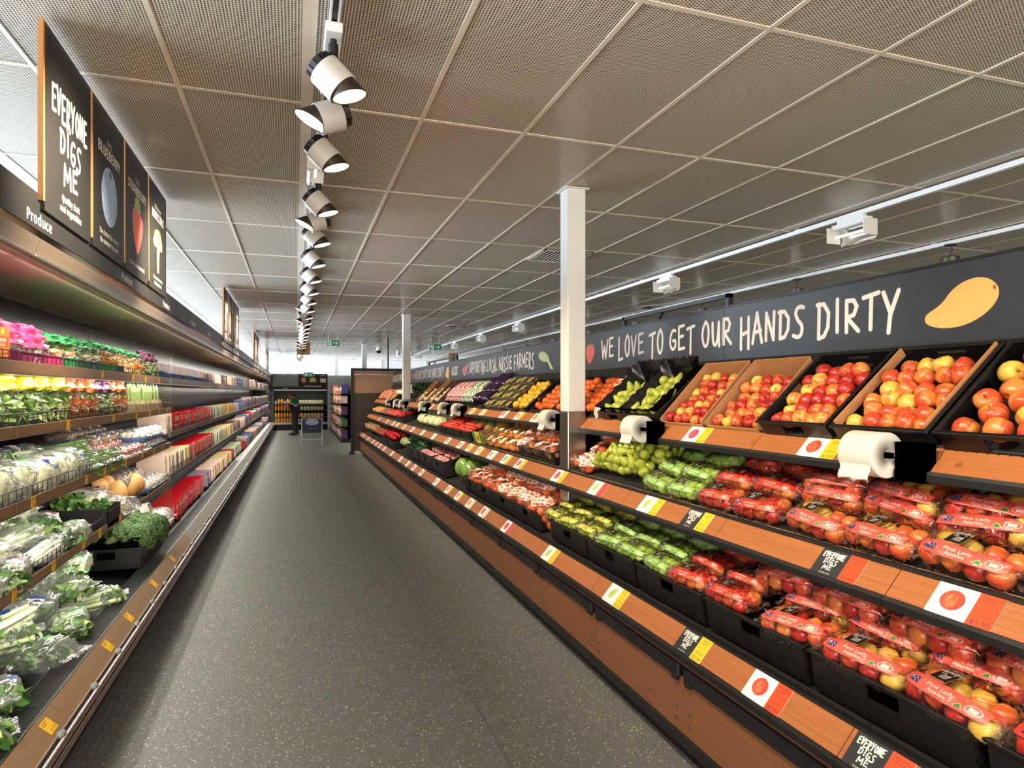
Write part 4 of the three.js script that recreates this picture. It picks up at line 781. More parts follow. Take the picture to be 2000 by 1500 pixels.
packRow(PACKS.green, 'lime-banded green apple pack, middle tier', 'apple pack', 'green apple packs on the middle tier', 'mid', 2.84, 3.36, .27, 3, .135, 'from the red packs');
section('mid', 3.38, 4.08, .08, .5, [pearP], 'pear', 'on the middle tier', 'loose pears on the middle tier', 'yellow-green pear', { scale: .9, lift: .03, rot: () => [rr(-1.2, 1.2), rr(0, 6), rr(.2, 1.6)] });
section('mid', 3.38, 4.0, .08, .34, [pearP], 'pear', 'upper heap on the middle tier', 'loose pears on the middle tier', 'pale green pear', { scale: .9, lift: .09, steep: .16, rot: () => [rr(-1.2, 1.2), rr(0, 6), rr(.2, 1.6)] });
for (const [k, [d, z, l]] of [[.08, 4.22, 0], [.22, 4.26, .02], [.36, 4.22, .04], [.1, 4.5, 0], [.3, 4.24, .12], [.46, 4.3, .1]].entries()) put(PACKS.net[k % 3], 'orange net with a printed white sleeve by the steel column, ' + ord(k + 1) + ' back from the rail', 'fruit bag', mid(d, z, l), [0, rr(-.4, .4) + (k % 2 ? 0 : Math.PI), MA + .1], 'orange nets by the column');
crate(.5, .1, .9, 'long black crate of printed onion nets beyond the column', mid(.01, 5.2), MA, 0);
packRow(PACKS.onionNet, 'white and red printed net of onions', 'onion net', 'onion nets on the middle tier', 'mid', 4.74, 5.64, .24, 3, .15, 'from the column', { lift: .03, rise: .05, wild: 3.5 });
{
  const lm = netBag('lemon_bag', LEMON, M(0xe8e2b0, .35), .05, 'lemon');
  packRow(lm, 'pale bag of lemons', 'fruit bag', 'lemon bags on the middle tier', 'mid', 5.75, 6.7, .22, 3, .14, 'from the onion nets', { rise: .04 });
  // pineapples lying behind a printed carton
  const body = lathe([[0, -.5], [.28, -.48], [.42, -.3], [.46, 0], [.42, .3], [.28, .47], [0, .5]].map(([r, y]) => [Math.max(r, .0001), y]), 16), sc = [];
  for (let r = 0; r < 9; r++) for (let k = 0; k < 12; k++) { const y = -.42 + r * .105, a = (k + (r % 2) / 2) / 12 * 6.283, rad = .46 * Math.sqrt(Math.max(.05, 1 - Math.pow(y / .56, 4))); sc.push(new THREE.ConeGeometry(.075, .06, 4).rotateX(Math.PI / 2).translate(0, 0, rad + .01).rotateY(a).translate(0, y, 0)); }
  const pt = new THREE.Group(); pt.name = 'pineapple'; add('flesh', body, M(0xa8823a, .6), pt); add('rind_scales', merge(sc), M(0xc29a48, .6), pt);
  const cr = []; for (let k = 0; k < 18; k++) { const l = rr(.3, .6); cr.push(new THREE.ConeGeometry(.05, l, 4).scale(1, 1, .4).translate(0, l / 2, 0).rotateX(rr(.1, .9)).rotateY(k * 2.4).translate(0, .48, 0)); } add('leaf_crown', merge(cr), M(0x5a6e38, .6), pt);
  pt.scale.setScalar(.19); for (let k = 0; k < 5; k++) put(pt, 'pineapple lying on its side behind the green carton, ' + ord(k + 1) + ' from the lemons', 'pineapple', mid(.24 + (k % 2) * .08, 6.82 + k * .17, .09), [0, rr(-.2, .2), 1.1 + rr(-.2, .2)], 'pineapples');
  const gt = canvasTex(256, 128, (c, w, h) => { c.fillStyle = '#3f7a2c'; c.fillRect(0, 0, w, h); c.fillStyle = '#d8b62c'; c.fillRect(70, 0, 110, h); c.fillStyle = '#3a2a1a'; c.beginPath(); c.ellipse(128, 70, 18, 26, 0, 0, 7); c.fill(); });
  const b = thing('pineapple_carton', 'green and yellow printed carton end below the pineapples', 'carton', mid(.02, 7.0)); b.rotation.z = MA; part('carton_end', new THREE.BoxGeometry(.012, .13, .42).translate(0, .065, 0), M(0xffffff, .6, 0, { map: gt }), b); part('carton_side', bx(0, .45, 0, .10, -.21, -.2), MAT.cardboard, b); part('carton_side', bx(0, .45, 0, .10, .2, .21), MAT.cardboard, b);
  crate(.5, .11, .8, 'black crate of tomatoes nearest the pineapples', mid(.01, 7.75), MA, 0); crate(.5, .11, .8, 'black crate of tomatoes by the pale cabbages', mid(.01, 8.6), MA, 0);
  section('mid', 7.38, 8.12, .066, .46, tomP, 'tomato', 'in the crate nearest the pineapples', 'tomatoes on the middle tier', 'red tomato', { lift: .06 }); section('mid', 8.23, 8.97, .066, .46, tomP, 'tomato', 'in the crate by the cabbages', 'tomatoes on the middle tier', 'red tomato', { lift: .06 });
  const cab = [0, 1].map((k) => bumpy(new THREE.SphereGeometry(.1, 18, 14).scale(1, .85, 1), .25, 22, k * 5)), cm = [M(0xb9c48a, .45), M(0xd4dab4, .45)];
  for (let i = 0; i < 2; i++) for (let j = 0; j < 9; j++) solo('cabbage', cab[j % 2], cm[(i + j) % 2], `pale green wrapped cabbage, ${ord(i + 1)} row back, ${ord(j + 1)} from the tomatoes`, 'cabbage', mid(.12 + i * .18, 9.3 + j * .2, .09 + i * .03), 'cabbages on the middle tier');
  const mk = (n, hex, g = orangeG, r = .4) => single(n, g, M(hex, r), 1);
  crate(.5, .11, .8, 'black crate of red capsicums beside the second column', mid(.01, 12.7), MA, 0);
  const capG = bumpy(lathe([[0, -.45], [.25, -.5], [.42, -.3], [.5, .15], [.42, .4], [.2, .42], [0, .3]].map(([r, y]) => [Math.max(r, .0001), y]), 16), .2, 3, 2);
  const cap = mk('capsicum', 0xb51414, capG, .15);
  section('mid', 12.35, 13.05, .09, .45, cap, 'capsicum', 'on the middle tier', 'capsicums on the middle tier', 'glossy red capsicum', { lift: .05 });
  section('mid', 13.2, 14.5, .08, .45, mk('tomato', 0xd2401c), 'tomato', 'beyond the capsicums', 'far tomatoes on the middle tier', 'orange-red tomato', { lift: .04 });
  section('mid', 14.6, 15.7, .08, .45, [mk('onion', 0x8a3a4a), mk('onion', 0xa85a5a)], 'onion', 'beyond the far tomatoes', 'red onions on the middle tier', 'red onion', { lift: .04 });
  section('mid', 15.8, 17.5, .085, .45, [mk('onion', 0xc0853f), mk('onion', 0xd6a45c)], 'onion', 'by the wooden end wall', 'brown onions on the middle tier', 'brown onion', { lift: .04 });

  // ---------- bottom tier ----------
  const bc = (z, lab, W = .58) => crate(.56, .15, W, lab, [1.775, .632, z], BA, 0);
  ['nearest', 'second', 'third', 'fourth', 'fifth', 'sixth'].forEach((w, k) => bc(.92 + k * .62, 'black plastic crate holding fruit packs on the bottom tier, ' + w + ' one'));
  packRow(PACKS.gala, 'clear pack of apples with a red band', 'apple pack', 'red-banded apple packs on the bottom tier', 'bot', .55, 1.16, .315, 3, .158, 'from the near end', { y: .752 });
  packRow(PACKS.pink, 'pink-banded apple pack, bottom tier', 'apple pack', 'pink-banded apple packs on the bottom tier', 'bot', 1.18, 2.22, .31, 3, .158, 'along', { y: .752 });
  packRow(PACKS.pink, 'pink-banded apple pack, upper layer of the bottom tier', 'apple pack', 'pink-banded apple packs on the bottom tier', 'bot', .7, 2.2, .33, 2, .155, 'along', { y: .835, d0: .22 });
  packRow(PACKS.red, 'scarlet-banded pack of small apples, bottom tier', 'apple pack', 'scarlet-banded apple packs on the bottom tier', 'bot', 2.22, 2.8, .285, 3, .15, 'along', { y: .752 });
  packRow(PACKS.green, 'lime-banded green apple pack, bottom tier', 'apple pack', 'green apple packs on the bottom tier', 'bot', 2.8, 3.62, .27, 3, .14, 'along', { y: .752 });
  packRow(PACKS.yellow, 'clear pack of pears with an olive band', 'pear pack', 'pear packs on the bottom tier', 'bot', 3.64, 4.5, .285, 3, .14, 'from the green apples', { y: .752 });
  for (const [k, z] of [4.86, 5.46, 6.06, 6.6].entries()) bc(z, 'black plastic crate of orange nets on the bottom tier, ' + ord(k + 1) + ' from the pears', k < 3 ? .58 : .46);
  packRow(PACKS.net, 'orange net with a white printed sleeve', 'fruit bag', 'orange nets on the bottom tier', 'bot', 4.56, 6.8, .27, 3, .165, 'from the pears', { y: .75, rise: .022, wild: 3.5 });
  packRow(PACKS.net, 'upper-layer orange net with a white sleeve', 'fruit bag', 'orange nets on the bottom tier', 'bot', 4.7, 6.5, .29, 2, .17, 'from the pears', { y: .83, rise: .022, d0: .2, wild: 3.5 });
  put(PACKS.net[1], 'orange net slumped over the front of its crate beside the pear packs', 'fruit bag', [1.80, .70, 4.58], [.3, 1.2, -.7]);
  const wm = new THREE.SphereGeometry(.135, 28, 20).scale(1.08, .95, .98), wt = M(0xffffff, .22, 0, { map: canvasTex(512, 128, (c, w, h) => { c.fillStyle = '#7f9c48'; c.fillRect(0, 0, w, h); for (let i = 0; i < 12; i++) { c.strokeStyle = '#587a34'; c.globalAlpha = .55; c.lineWidth = rr(8, 18); c.beginPath(); let x = i * 43; c.moveTo(x, 0); for (let y = 0; y <= h; y += 12) c.lineTo(x + rr(-7, 7), y); c.stroke(); } c.globalAlpha = 1; }) });
  for (const [i, [x, y, z, l]] of [[1.93, .80, 7.1, 'watermelon at the front by the orange nets'], [1.93, .80, 7.42, 'watermelon at the front by the empty crate'], [2.1, .92, 7.36, 'large watermelon resting high on the others'], [2.26, .86, 7.05, 'watermelon at the back in the shade'], [2.22, .85, 7.66, 'watermelon at the back against the crate']].entries()) solo('watermelon', wm, wt, l, 'watermelon', [x, y, z]).rotation.set(rr(0, 3), rr(0, 6), rr(0, 3));
  crate(.56, .2, .72, 'black crate with radish bags by the watermelons', [1.775, .632, 8.2], BA, 0); crate(.56, .2, .9, 'black crate heaped with radish bags', [1.775, .632, 9.05], BA, 0); crate(.56, .2, 1.1, 'black crate of dark leafy greens', [1.775, .632, 10.15], BA, 0);
  const rb = [0, 1].map((k) => { const t = new THREE.Group(); t.name = 'radish_bag'; add('bag', paint(hullGeo(hull(.2, .13, .09, k * 5, { amp: .2 }), 18, 14), (v, o) => o.set(perlin.noise(v.x * 45, v.y * 45 + k, v.z * 30) > .05 ? '#c42a2e' : '#ecc9bf')), VC(.25), t); return t; });
  packRow(rb, 'clear bag of red radishes on the bottom tier', 'vegetable bag', 'radish bags on the bottom tier', 'bot', 8.0, 9.5, .2, 3, .15, 'from the watermelons', { y: .79, rise: .03 });
  for (const [i, z] of [9.8, 10.15, 10.5].entries()) solo('leafy_bunch', leafClump(170, .4, .16, .42, ['#1f3c22', '#2d5230', '#46684a', '#5d7f5c'], .13, .03), LEAF, 'bunch of dark green leaves in the crate, ' + ord(i + 1) + ' from the radishes', 'greens', [1.98, .86, z]);
  for (let j = 0; j < 6; j++) solo('cabbage', cab[j % 2], M(0x93a46e, .5), 'green cabbage on the bottom tier, ' + ord(j + 1) + ' from the leafy greens', 'cabbage', [1.9 + (j % 2) * .2, .80 + (j % 2) * .06, 10.95 + j * .17], 'cabbages on the bottom tier');
  crate(.56, .14, 1.6, 'long black crate of red capsicums on the bottom tier', [1.775, .632, 12.95], BA, 0);
  section('bot', 12.2, 13.7, .1, .45, cap, 'capsicum', 'on the bottom tier', 'capsicums on the bottom tier', 'glossy red capsicum', { lift: .11 });
  section('bot', 13.9, 15.4, .09, .45, [mk('onion', 0xa8542a), mk('onion', 0x8f3f2a)], 'onion', 'on the bottom tier', 'onions on the bottom tier', 'copper brown onion', { lift: .08 });
  section('bot', 15.5, 17.5, .12, .5, [single('potato', potatoG, M(0xa8895c, .75), 1), single('potato', potatoG, M(0x8f7148, .75), 1)], 'potato', 'by the wooden end wall', 'potatoes on the bottom tier', 'earthy potato', { lift: .08 });
}

// ---------- bag rolls and price cards on the rails ----------
{
  const t = new THREE.Group(); t.name = 'bag_roll';
  add('roll', new THREE.LatheGeometry([[.022, -.075], [.078, -.075], [.082, -.07], [.082, .07], [.078, .075], [.022, .075], [.022, -.075]].map(([r, y]) => new THREE.Vector2(r, y)), 36).rotateX(Math.PI / 2), M(0xc9c6be, .38), t);
  const tail = new THREE.PlaneGeometry(.001, .15, 1, 12), tg = new THREE.BoxGeometry(.0015, .085, .13, 1, 10, 6); { const p = tg.attributes.position; for (let i = 0; i < p.count; i++) { const y = p.getY(i); p.setX(i, p.getX(i) - .074 + (y < 0 ? .012 * Math.sin(y * 60) : 0)); p.setY(i, y - .055 + (y < -.04 ? .02 * Math.abs(Math.sin(p.getZ(i) * 45)) : 0)); } tg.computeVertexNormals(); } add('bag_tail', tg, M(0xcfccc4, .4), t);
  add('holder', merge([bx(.0, .06, -.075, .05, -.1, -.084), bx(.045, .065, -.08, -.04, -.1, .1), bx(.012, .07, -.085, .05, .09, .2), bx(-.01, .01, -.01, .01, -.09, .09)]).applyMatrix4(new THREE.Matrix4().makeScale(1, 1, -1)), MAT.blackMatte, t);
  [1.80, 3.49, 4.92, 8.09, 8.91, 10.41, 12.55, 13.3, 14.5].forEach((z, k) => put(t, 'roll of white plastic bags on the top rail, ' + ord(k + 1) + ' from the near end', 'bag roll', [1.995, 1.475, z], [0, 0, 0], 'bag rolls along the top rail'));
  const cardTex = (kind, price, bg) => canvasTex(320, 200, (c, w, h) => {
    c.fillStyle = kind === 'digs' ? '#23262b' : '#eeebe4'; c.fillRect(0, 0, w, h);
    if (kind === 'digs') { brush(c, 'EVERYONE', 22, 178, 28, 72, '#efe9dc', .17); brush(c, 'DIGS', 52, 152, 78, 118, '#efe9dc', .18); brush(c, 'ME', 68, 136, 124, 162, '#efe9dc', .18); print(c, 'Quality fruit', 100, 182, 13, '#efe9dc', 'serif'); }
    else { const f = { apple: ['#c8402c', '#e58a58'], pear: ['#b9c080', '#9aa860'], orange: ['#d8702c', '#e8a050'], red: ['#b8324a', '#d87080'], dark: ['#4a5a78', '#8090a8'] }[kind]; c.fillStyle = f[0]; c.beginPath(); kind === 'pear' || kind === 'dark' ? c.ellipse(100, 96, 40, 62, .5, 0, 7) : c.ellipse(100, 96, 58, 60, 0, 0, 7); c.fill(); c.fillStyle = f[1]; for (let i = 0; i < 60; i++) { c.globalAlpha = .25; c.beginPath(); c.ellipse(60 + rnd() * 60, 60 + rnd() * 80, 5, 14, .2, 0, 7); c.fill(); } c.globalAlpha = 1; c.strokeStyle = '#5a4326'; c.lineWidth = 4; c.beginPath(); c.moveTo(100, 42); c.lineTo(106, 28); c.stroke(); }
    c.fillStyle = bg; c.fillRect(200, 0, 120, h); const ink = '#2a2420'; print(c, kind === 'digs' || kind === 'apple' ? 'Pink Lady' : 'Fresh', 260, 28, 19, ink); print(c, 'Apples', 260, 48, 19, ink); c.fillStyle = ink; c.fillRect(212, 92, 96, 1.5); print(c, bg === '#d2471c' ? 'SPECIAL' : 'EVERYDAY', 260, 130, 18, ink, 'sans-serif', '', 'center', 90); print(c, '$' + price, 262, 174, 36, ink, 'sans-serif', '', 'center', 100);
  });
  const O = '#d2471c', Y = '#e3bd22', R = '#c94a44', W = '#ddd6c4', mats = {}, cm = (k, p, b) => mats[k + p + b] ?? (mats[k + p + b] = M(0xffffff, .45, 0, { map: cardTex(k, p, b) }));
  const lk = { digs: 'black price card with white brush lettering', apple: 'white price card with a red apple picture', pear: 'white price card with a green fruit picture', orange: 'white price card with an orange fruit picture', red: 'white price card with a pink picture', dark: 'white price card with a blue-grey picture' };
  const ck = { [O]: 'orange price', [Y]: 'yellow price', [R]: 'red price', [W]: 'pale price' };
  const cards = [[R_T, 'top', [[2.11, 'apple', '3.99', Y], [2.97, 'red', '5.49', Y], [3.62, 'pear', '3.99', W], [5.42, 'orange', '3.99', W], [5.89, 'orange', '3.49', Y], [6.37, 'red', '2.99', W], [7.14, 'dark', '2.99', Y], [7.61, 'orange', '1.99', Y], [10.15, 'red', '2.49', W]]],
    [R_M, 'middle', [[1.36, 'apple', '1.99', O], [1.82, 'digs', '1.99', O], [2.69, 'digs', '2.99', Y], [3.12, 'pear', '3.99', Y], [3.77, 'pear', '2.99', R], [4.42, 'red', '2.99', Y], [5.29, 'red', '3.49', Y], [5.69, 'dark', '2.99', Y], [6.14, 'dark', '2.49', W], [6.61, 'dark', '1.99', Y], [7.01, 'orange', '2.99', Y], [7.44, 'red', '3.99', W], [8.11, 'red', '2.99', W], [8.98, 'pear', '1.99', W], [9.84, 'pear', '2.99', W], [10.75, 'red', '2.49', W], [11.61, 'red', '1.99', W], [12.4, 'pear', '2.99', W], [12.95, 'dark', '2.99', W], [13.9, 'red', '2.99', W], [15.2, 'red', '2.99', W]]],
    [R_B, 'bottom', [[1.48, 'digs', '1.99', O], [1.96, 'apple', '1.99', O], [2.43, 'digs', '2.99', Y], [3.15, 'pear', '3.99', Y], [4.1, 'pear', '3.49', Y], [5.04, 'red', '2.99', R], [5.74, 'red', '2.99', W], [6.24, 'orange', '3.99', W], [6.72, 'dark', '2.99', Y], [7.2, 'dark', '2.49', Y], [7.87, 'dark', '2.49', W], [8.86, 'red', '1.99', W], [9.47, 'red', '2.99', W], [10.02, 'pear', '1.99', W], [10.74, 'pear', '2.99', W], [11.75, 'pear', '2.49', W], [12.82, 'red', '1.99', W], [13.55, 'red', '2.49', W], [14.08, 'red', '2.99', W], [14.75, 'red', '2.99', W], [15.72, 'orange', '1.99', W], [16.9, 'dark', '1.99', W]]]];
  for (const [r, tier, list] of cards) list.forEach(([z, k, p, b], i) => {
    const [xa, ya, xb, yb] = r, l = Math.hypot(xb - xa, yb - ya), nx = -(yb - ya) / l, ny = (xb - xa) / l, w = .2, face = cm(k, p, b), e = M(0xd8d4ca, .6);
    const g = mats['g' + tier] ?? (mats['g' + tier] = new THREE.BoxGeometry(.0016, l * .97, w)), c = solo('price_card', g, mats.list ? [e, face, e, e, e, e] : [e, face, e, e, e, e], `${lk[k]} and ${ck[b]}, ${ord(i + 1)} along the ${tier} rail`, 'price card', [(xa + xb) / 2 + nx * .0025, (ya + yb) / 2 + ny * .0025, z], 'price cards on the fruit rails');
    c.rotation.z = -Math.atan2(xb - xa, yb - ya);
  });
}

// ---------- goods in the chilled wall ----------
const shelfTop = (y0, d) => y0 + .012 + d * .06;      // surface of a shelf d metres behind its rail
function upright(f) { return (u, v) => { const p = f(u, v); return [p[0], p[2], p[1]]; }; }
function saladBag(name, headHex, headText, leaves, w, h, k, frac = .1, d = .1, n = 85) {
  const t = new THREE.Group(); t.name = name; const f = hull(h, w, d, 5 + k * 3.7, { amp: .12, seal: .9, sealWidth: .95, belly: 1 }), fu = (u, v) => { const p = f(u, v); return [p[1], p[2] + h / 2, p[0]]; };
  add('leaves', leafClump(Math.round(n * 1.7), d * .8, h * .74, w * .86, leaves, .05, .011).translate(0, h * .42, 0), LEAF, t);
  const fq = (u, v) => { const p = fu(u, v), q = Math.abs(perlin.noise(u * 5 + k * 3, Math.cos(v) * 3.5 + u * 4, Math.sin(v) * 4 + k)), r = .012 * Math.pow(1 - q, 4) - .007, c = .02 * perlin.noise(u * 3, k * 2.2, Math.sin(v) * 2); p[0] += Math.sin(v) * r + c * (u + 1); p[2] += Math.cos(v) * r; return p; };
  add('film', hullGeo(fq, 30, 30), FILM, t);
  if (headHex) add('printed_top', hullGeo(fq, 16, 30, frac, .99, 0, 6.2832, .003), headText ?? M(headHex, .3), t);
  return t;
}
const headTex = (bg, fg, text) => M(0xffffff, .5, 0, { map: canvasTex(256, 64, (c, w, h) => { c.fillStyle = bg; c.fillRect(0, 0, w, h); c.save(); c.translate(w / 2, h / 2); c.rotate(Math.PI / 2); c.restore(); for (const x of [64, 192]) print(c, text, x, 34, 24, fg, 'sans-serif', '', 'center', 110); }) });
const G1 = ['#5f8a3a', '#86a85a', '#3f6a2c', '#a9c07c', '#c3d29c'], G2 = ['#c8682c', '#7c9a4a', '#d98a4a', '#e8d8b0', '#a8542a'], G3 = ['#6a3a5a', '#86a85a', '#c3d29c', '#4f7a3c'], G4 = ['#9cc07c', '#e4ead0', '#5f9a4a', '#d98a4a'], G5 = ['#d9762a', '#e59a4a', '#6f8f3a', '#eac98a'];
const tops = { yellow: headTex('#d3c60f', '#eef0b0', 'SALAD MIX'), orange: headTex('#d9541a', '#f6d8c0', 'SLAW'), purple: headTex('#5a1f4a', '#d8b8cc', 'KALE MIX'), green: headTex('#2f9a58', '#dff2e2', 'STIR FRY'), pink: headTex('#d23a7c', '#ffe2ee', 'DRY SLAW') };
const rowZ = (z0, z1, step, f) => { let j = 0; for (let z = z0; z < z1 - .01; z += step) f(z + rr(-.01, .01), ++j); };
const bagsOf = (name, key, leaves, w, h, frac, d, n) => [0, 1, 2].map((k) => saladBag(name, 1, tops[key], leaves, w, h, k, frac, d, n));
const B = { yellow: bagsOf('salad_bag', 'yellow', G1, .21, .262, .3, .12), orange: bagsOf('salad_bag', 'orange', G2, .19, .255, .3, .11), purple: bagsOf('salad_bag', 'purple', G3, .19, .25, .3, .11), green: bagsOf('stir_fry_bag', 'green', G4, .2, .2, .45, .1, 60), pink: bagsOf('slaw_bag', 'pink', ['#f0d8d8', '#d8a0b0', '#e8e0c8'], .2, .21, -.1, .1, 40), carrot: bagsOf('stir_fry_bag', 'green', G5, .19, .2, .7, .1, 70) };
const lean = (tz = .18) => [rr(-.06, .06), rr(-.15, .15), tz + rr(-.05, .05)];
function shelfRow(protos, look, cat, group, y0, z0, z1, step, d, ph, tz = .18, dy = 0) { rowZ(z0, z1, step, (z, j) => put(pick(protos), `${look}, ${ord(j)} ${ph}`, cat, [FX - d, shelfTop(y0, d) + dy, z], lean(tz), group)); }
// top shelf
{
  const y0 = 1.775, tub = (hex, hex2) => { const t = new THREE.Group(); t.name = 'salad_tub'; const cl = MP(0xffffff, .05, 0, { transmission: 1, thickness: 0, side: THREE.DoubleSide }); add('clear_tub', new RoundedBoxGeometry(.11, .2, .17, 3, .025).translate(0, .102, 0), cl, t); add('leaves', leafClump(60, .08, .17, .14, G4, .05, .018).translate(0, .095, 0), LEAF, t); add('printed_label', new RoundedBoxGeometry(.002, .12, .12, 1, .0008).translate(.0565, .11, 0), M(0xffffff, .4, 0, { map: canvasTex(128, 128, (c, w, h) => { c.fillStyle = hex; c.fillRect(0, 0, w, h); c.fillStyle = hex2; c.fillRect(10, 40, 108, 46); print(c, 'SALAD', 64, 56, 22, '#fff', 'sans-serif', 'bold'); print(c, 'BOWL', 64, 76, 16, '#fff'); c.fillStyle = '#b7d24a'; c.beginPath(); c.arc(64, 20, 14, 0, 7); c.fill(); }) }), t); return t; };
  put(tub('#6fc0b0', '#1f4f3a'), 'clear upright salad tub with a teal and dark green label', 'tub', [FX - .085, shelfTop(y0, .06), 2.86], [0, .1, 0]); put(tub('#e8874a', '#d9652a'), 'clear upright salad tub with an orange label', 'tub', [FX - .08, shelfTop(y0, .06), 3.06], [0, -.05, 0]); put(tub('#6fc0b0', '#1f4f3a'), 'clear upright salad tub with a teal label behind the orange one', 'tub', [FX - .24, shelfTop(y0, .2), 3.0], [0, .05, 0]);
  const box = (hexA, hexB, text, W, label, z) => { const t = thing('display_box', label, 'box', [FX - .015, shelfTop(y0, .02), z]), m = M(0xffffff, .5, 0, { map: canvasTex(256, 96, (c, w, h) => { c.fillStyle = hexA; c.fillRect(0, 0, w, h); c.fillStyle = hexB; c.fillRect(w * .55, 0, w * .45, h); c.strokeStyle = '#f0e4ea'; c.lineWidth = 3; c.beginPath(); c.moveTo(60, 62); c.lineTo(84, 22); c.lineTo(108, 62); c.closePath(); c.stroke(); print(c, text, 70, 80, 15, '#f4eaf0', 'sans-serif', 'bold'); print(c, text, 196, 60, 18, '#fff', 'sans-serif', 'bold', 'center', 90); }) });
    const o = M(hexA, .6); part('front_panel', new THREE.BoxGeometry(.004, .085, W).translate(0, .044, 0), [m, o, o, o, o, o], t); part('side_panel', extr([[-.22, 0], [0, 0], [0, .085], [-.22, .15]], -.002, .002).translate(0, 0, W / 2), o, t); part('side_panel', extr([[-.22, 0], [0, 0], [0, .085], [-.22, .15]], -.002, .002).translate(0, 0, -W / 2), o, t); part('box_floor', bx(-.22, 0, 0, .004, -W / 2, W / 2), o, t); };
  box('#7d1f4f', '#c92f72', 'KEEP COLD', .5, 'magenta display box holding pink slaw bags', 3.47); box('#1f8a4a', '#23543c', 'STIR FRY', .36, 'green display box nearest the magenta box', 3.93); box('#23543c', '#1f8a4a', 'STIR FRY', .36, 'green display box beside the orange vegetable bags', 4.31); box('#1f8a4a', '#2a3f55', 'VEG', .4, 'green display box at the far end of the stir fry bags', 4.72); box('#1d5aa0', '#3f86c8', 'DELI', 1.3, 'long blue display box of white packs on the top shelf', 7.3); box('#2a6ab0', '#7fb0dd', 'DELI', 1.2, 'second blue display box of white packs on the top shelf', 8.75);
  shelfRow(B.pink, 'pink slaw bag in the magenta box', 'slaw bag', 'pink slaw bags', y0, 3.33, 3.75, .16, .09, 'from the tubs', .15, .01); shelfRow(B.pink, 'pink slaw bag in the back row', 'slaw bag', 'pink slaw bags', y0, 3.33, 3.75, .2, .2, 'from the tubs', .1, .02);
  shelfRow(B.green, 'green-topped stir fry bag', 'vegetable bag', 'stir fry bags', y0, 3.83, 4.6, .17, .09, 'from the pink bags', .15, .01); shelfRow(B.green, 'green-topped stir fry bag in the back row', 'vegetable bag', 'stir fry bags', y0, 3.83, 4.6, .19, .21, 'from the pink bags', .1, .02);
  shelfRow(B.carrot, 'bag of orange and green cut vegetables', 'vegetable bag', 'orange vegetable bags', y0, 4.62, 5.9, .16, .1, 'from the stir fry', .12, .01); shelfRow(B.carrot, 'bag of orange cut vegetables in the back row', 'vegetable bag', 'orange vegetable bags', y0, 4.62, 5.9, .19, .22, 'from the stir fry', .1, .04);
  shelfRow(B.purple, 'purple-topped salad bag at the end of the top shelf', 'salad bag', 'purple salad bags', y0, 5.95, 6.45, .17, .1, 'along', .12);
  // second shelf
  const y1 = 1.515;
  shelfRow(B.yellow, 'yellow-topped salad bag', 'salad bag', 'yellow salad bags', y1, 2.7, 4.02, .2, .09, 'from the near end', .14); shelfRow(B.yellow, 'yellow-topped salad bag in the back row', 'salad bag', 'yellow salad bags', y1, 2.72, 4.05, .22, .22, 'from the near end', .1, .01);
  shelfRow(B.orange, 'orange-topped salad bag', 'salad bag', 'orange salad bags', y1, 4.08, 4.55, .18, .09, 'from the yellow bags', .14); shelfRow(B.purple, 'purple-topped salad bag', 'salad bag', 'purple salad bags', y1, 4.58, 4.92, .18, .09, 'from the orange bags', .14); shelfRow(B.orange, 'orange-topped salad bag beyond the purple ones', 'salad bag', 'orange salad bags', y1, 4.95, 5.25, .17, .09, 'along', .14); shelfRow(B.purple, 'purple-topped salad bag in the back row', 'salad bag', 'purple salad bags', y1, 4.1, 5.25, .2, .22, 'from the yellow bags', .1);
  const asp = [0, 1].map((k) => { const t = new THREE.Group(), g = []; t.name = 'asparagus_box'; for (let i = 0; i < 16; i++) { const h = rr(.17, .21), x = (i % 4) * .022 - .033, z = Math.floor(i / 4) * .026 - .04; g.push(new THREE.CylinderGeometry(.005, .008, h, 6).translate(x, h / 2, z), new THREE.ConeGeometry(.009, .04, 6).translate(x, h + .015, z)); } add('spears', merge(g), M(0x7f9558, .5), t); add('card_sleeve', merge([bx(-.05, .052, 0, .1, -.058, -.054), bx(-.05, .052, 0, .1, .054, .058), bx(.05, .053, 0, .07, -.058, .058), bx(-.053, -.05, 0, .13, -.058, .058)]), k ? M(0xb09a72, .7) : M(0x8d7a62, .7), t); return t; });
  shelfRow(asp, 'card box of asparagus spears', 'asparagus', 'asparagus boxes', y1, 5.38, 6.35, .13, .08, 'from the salad bags', .1); shelfRow(asp, 'card box of asparagus in the back row', 'asparagus', 'asparagus boxes', y1, 5.4, 6.35, .15, .2, 'from the salad bags', .1, .02);
}
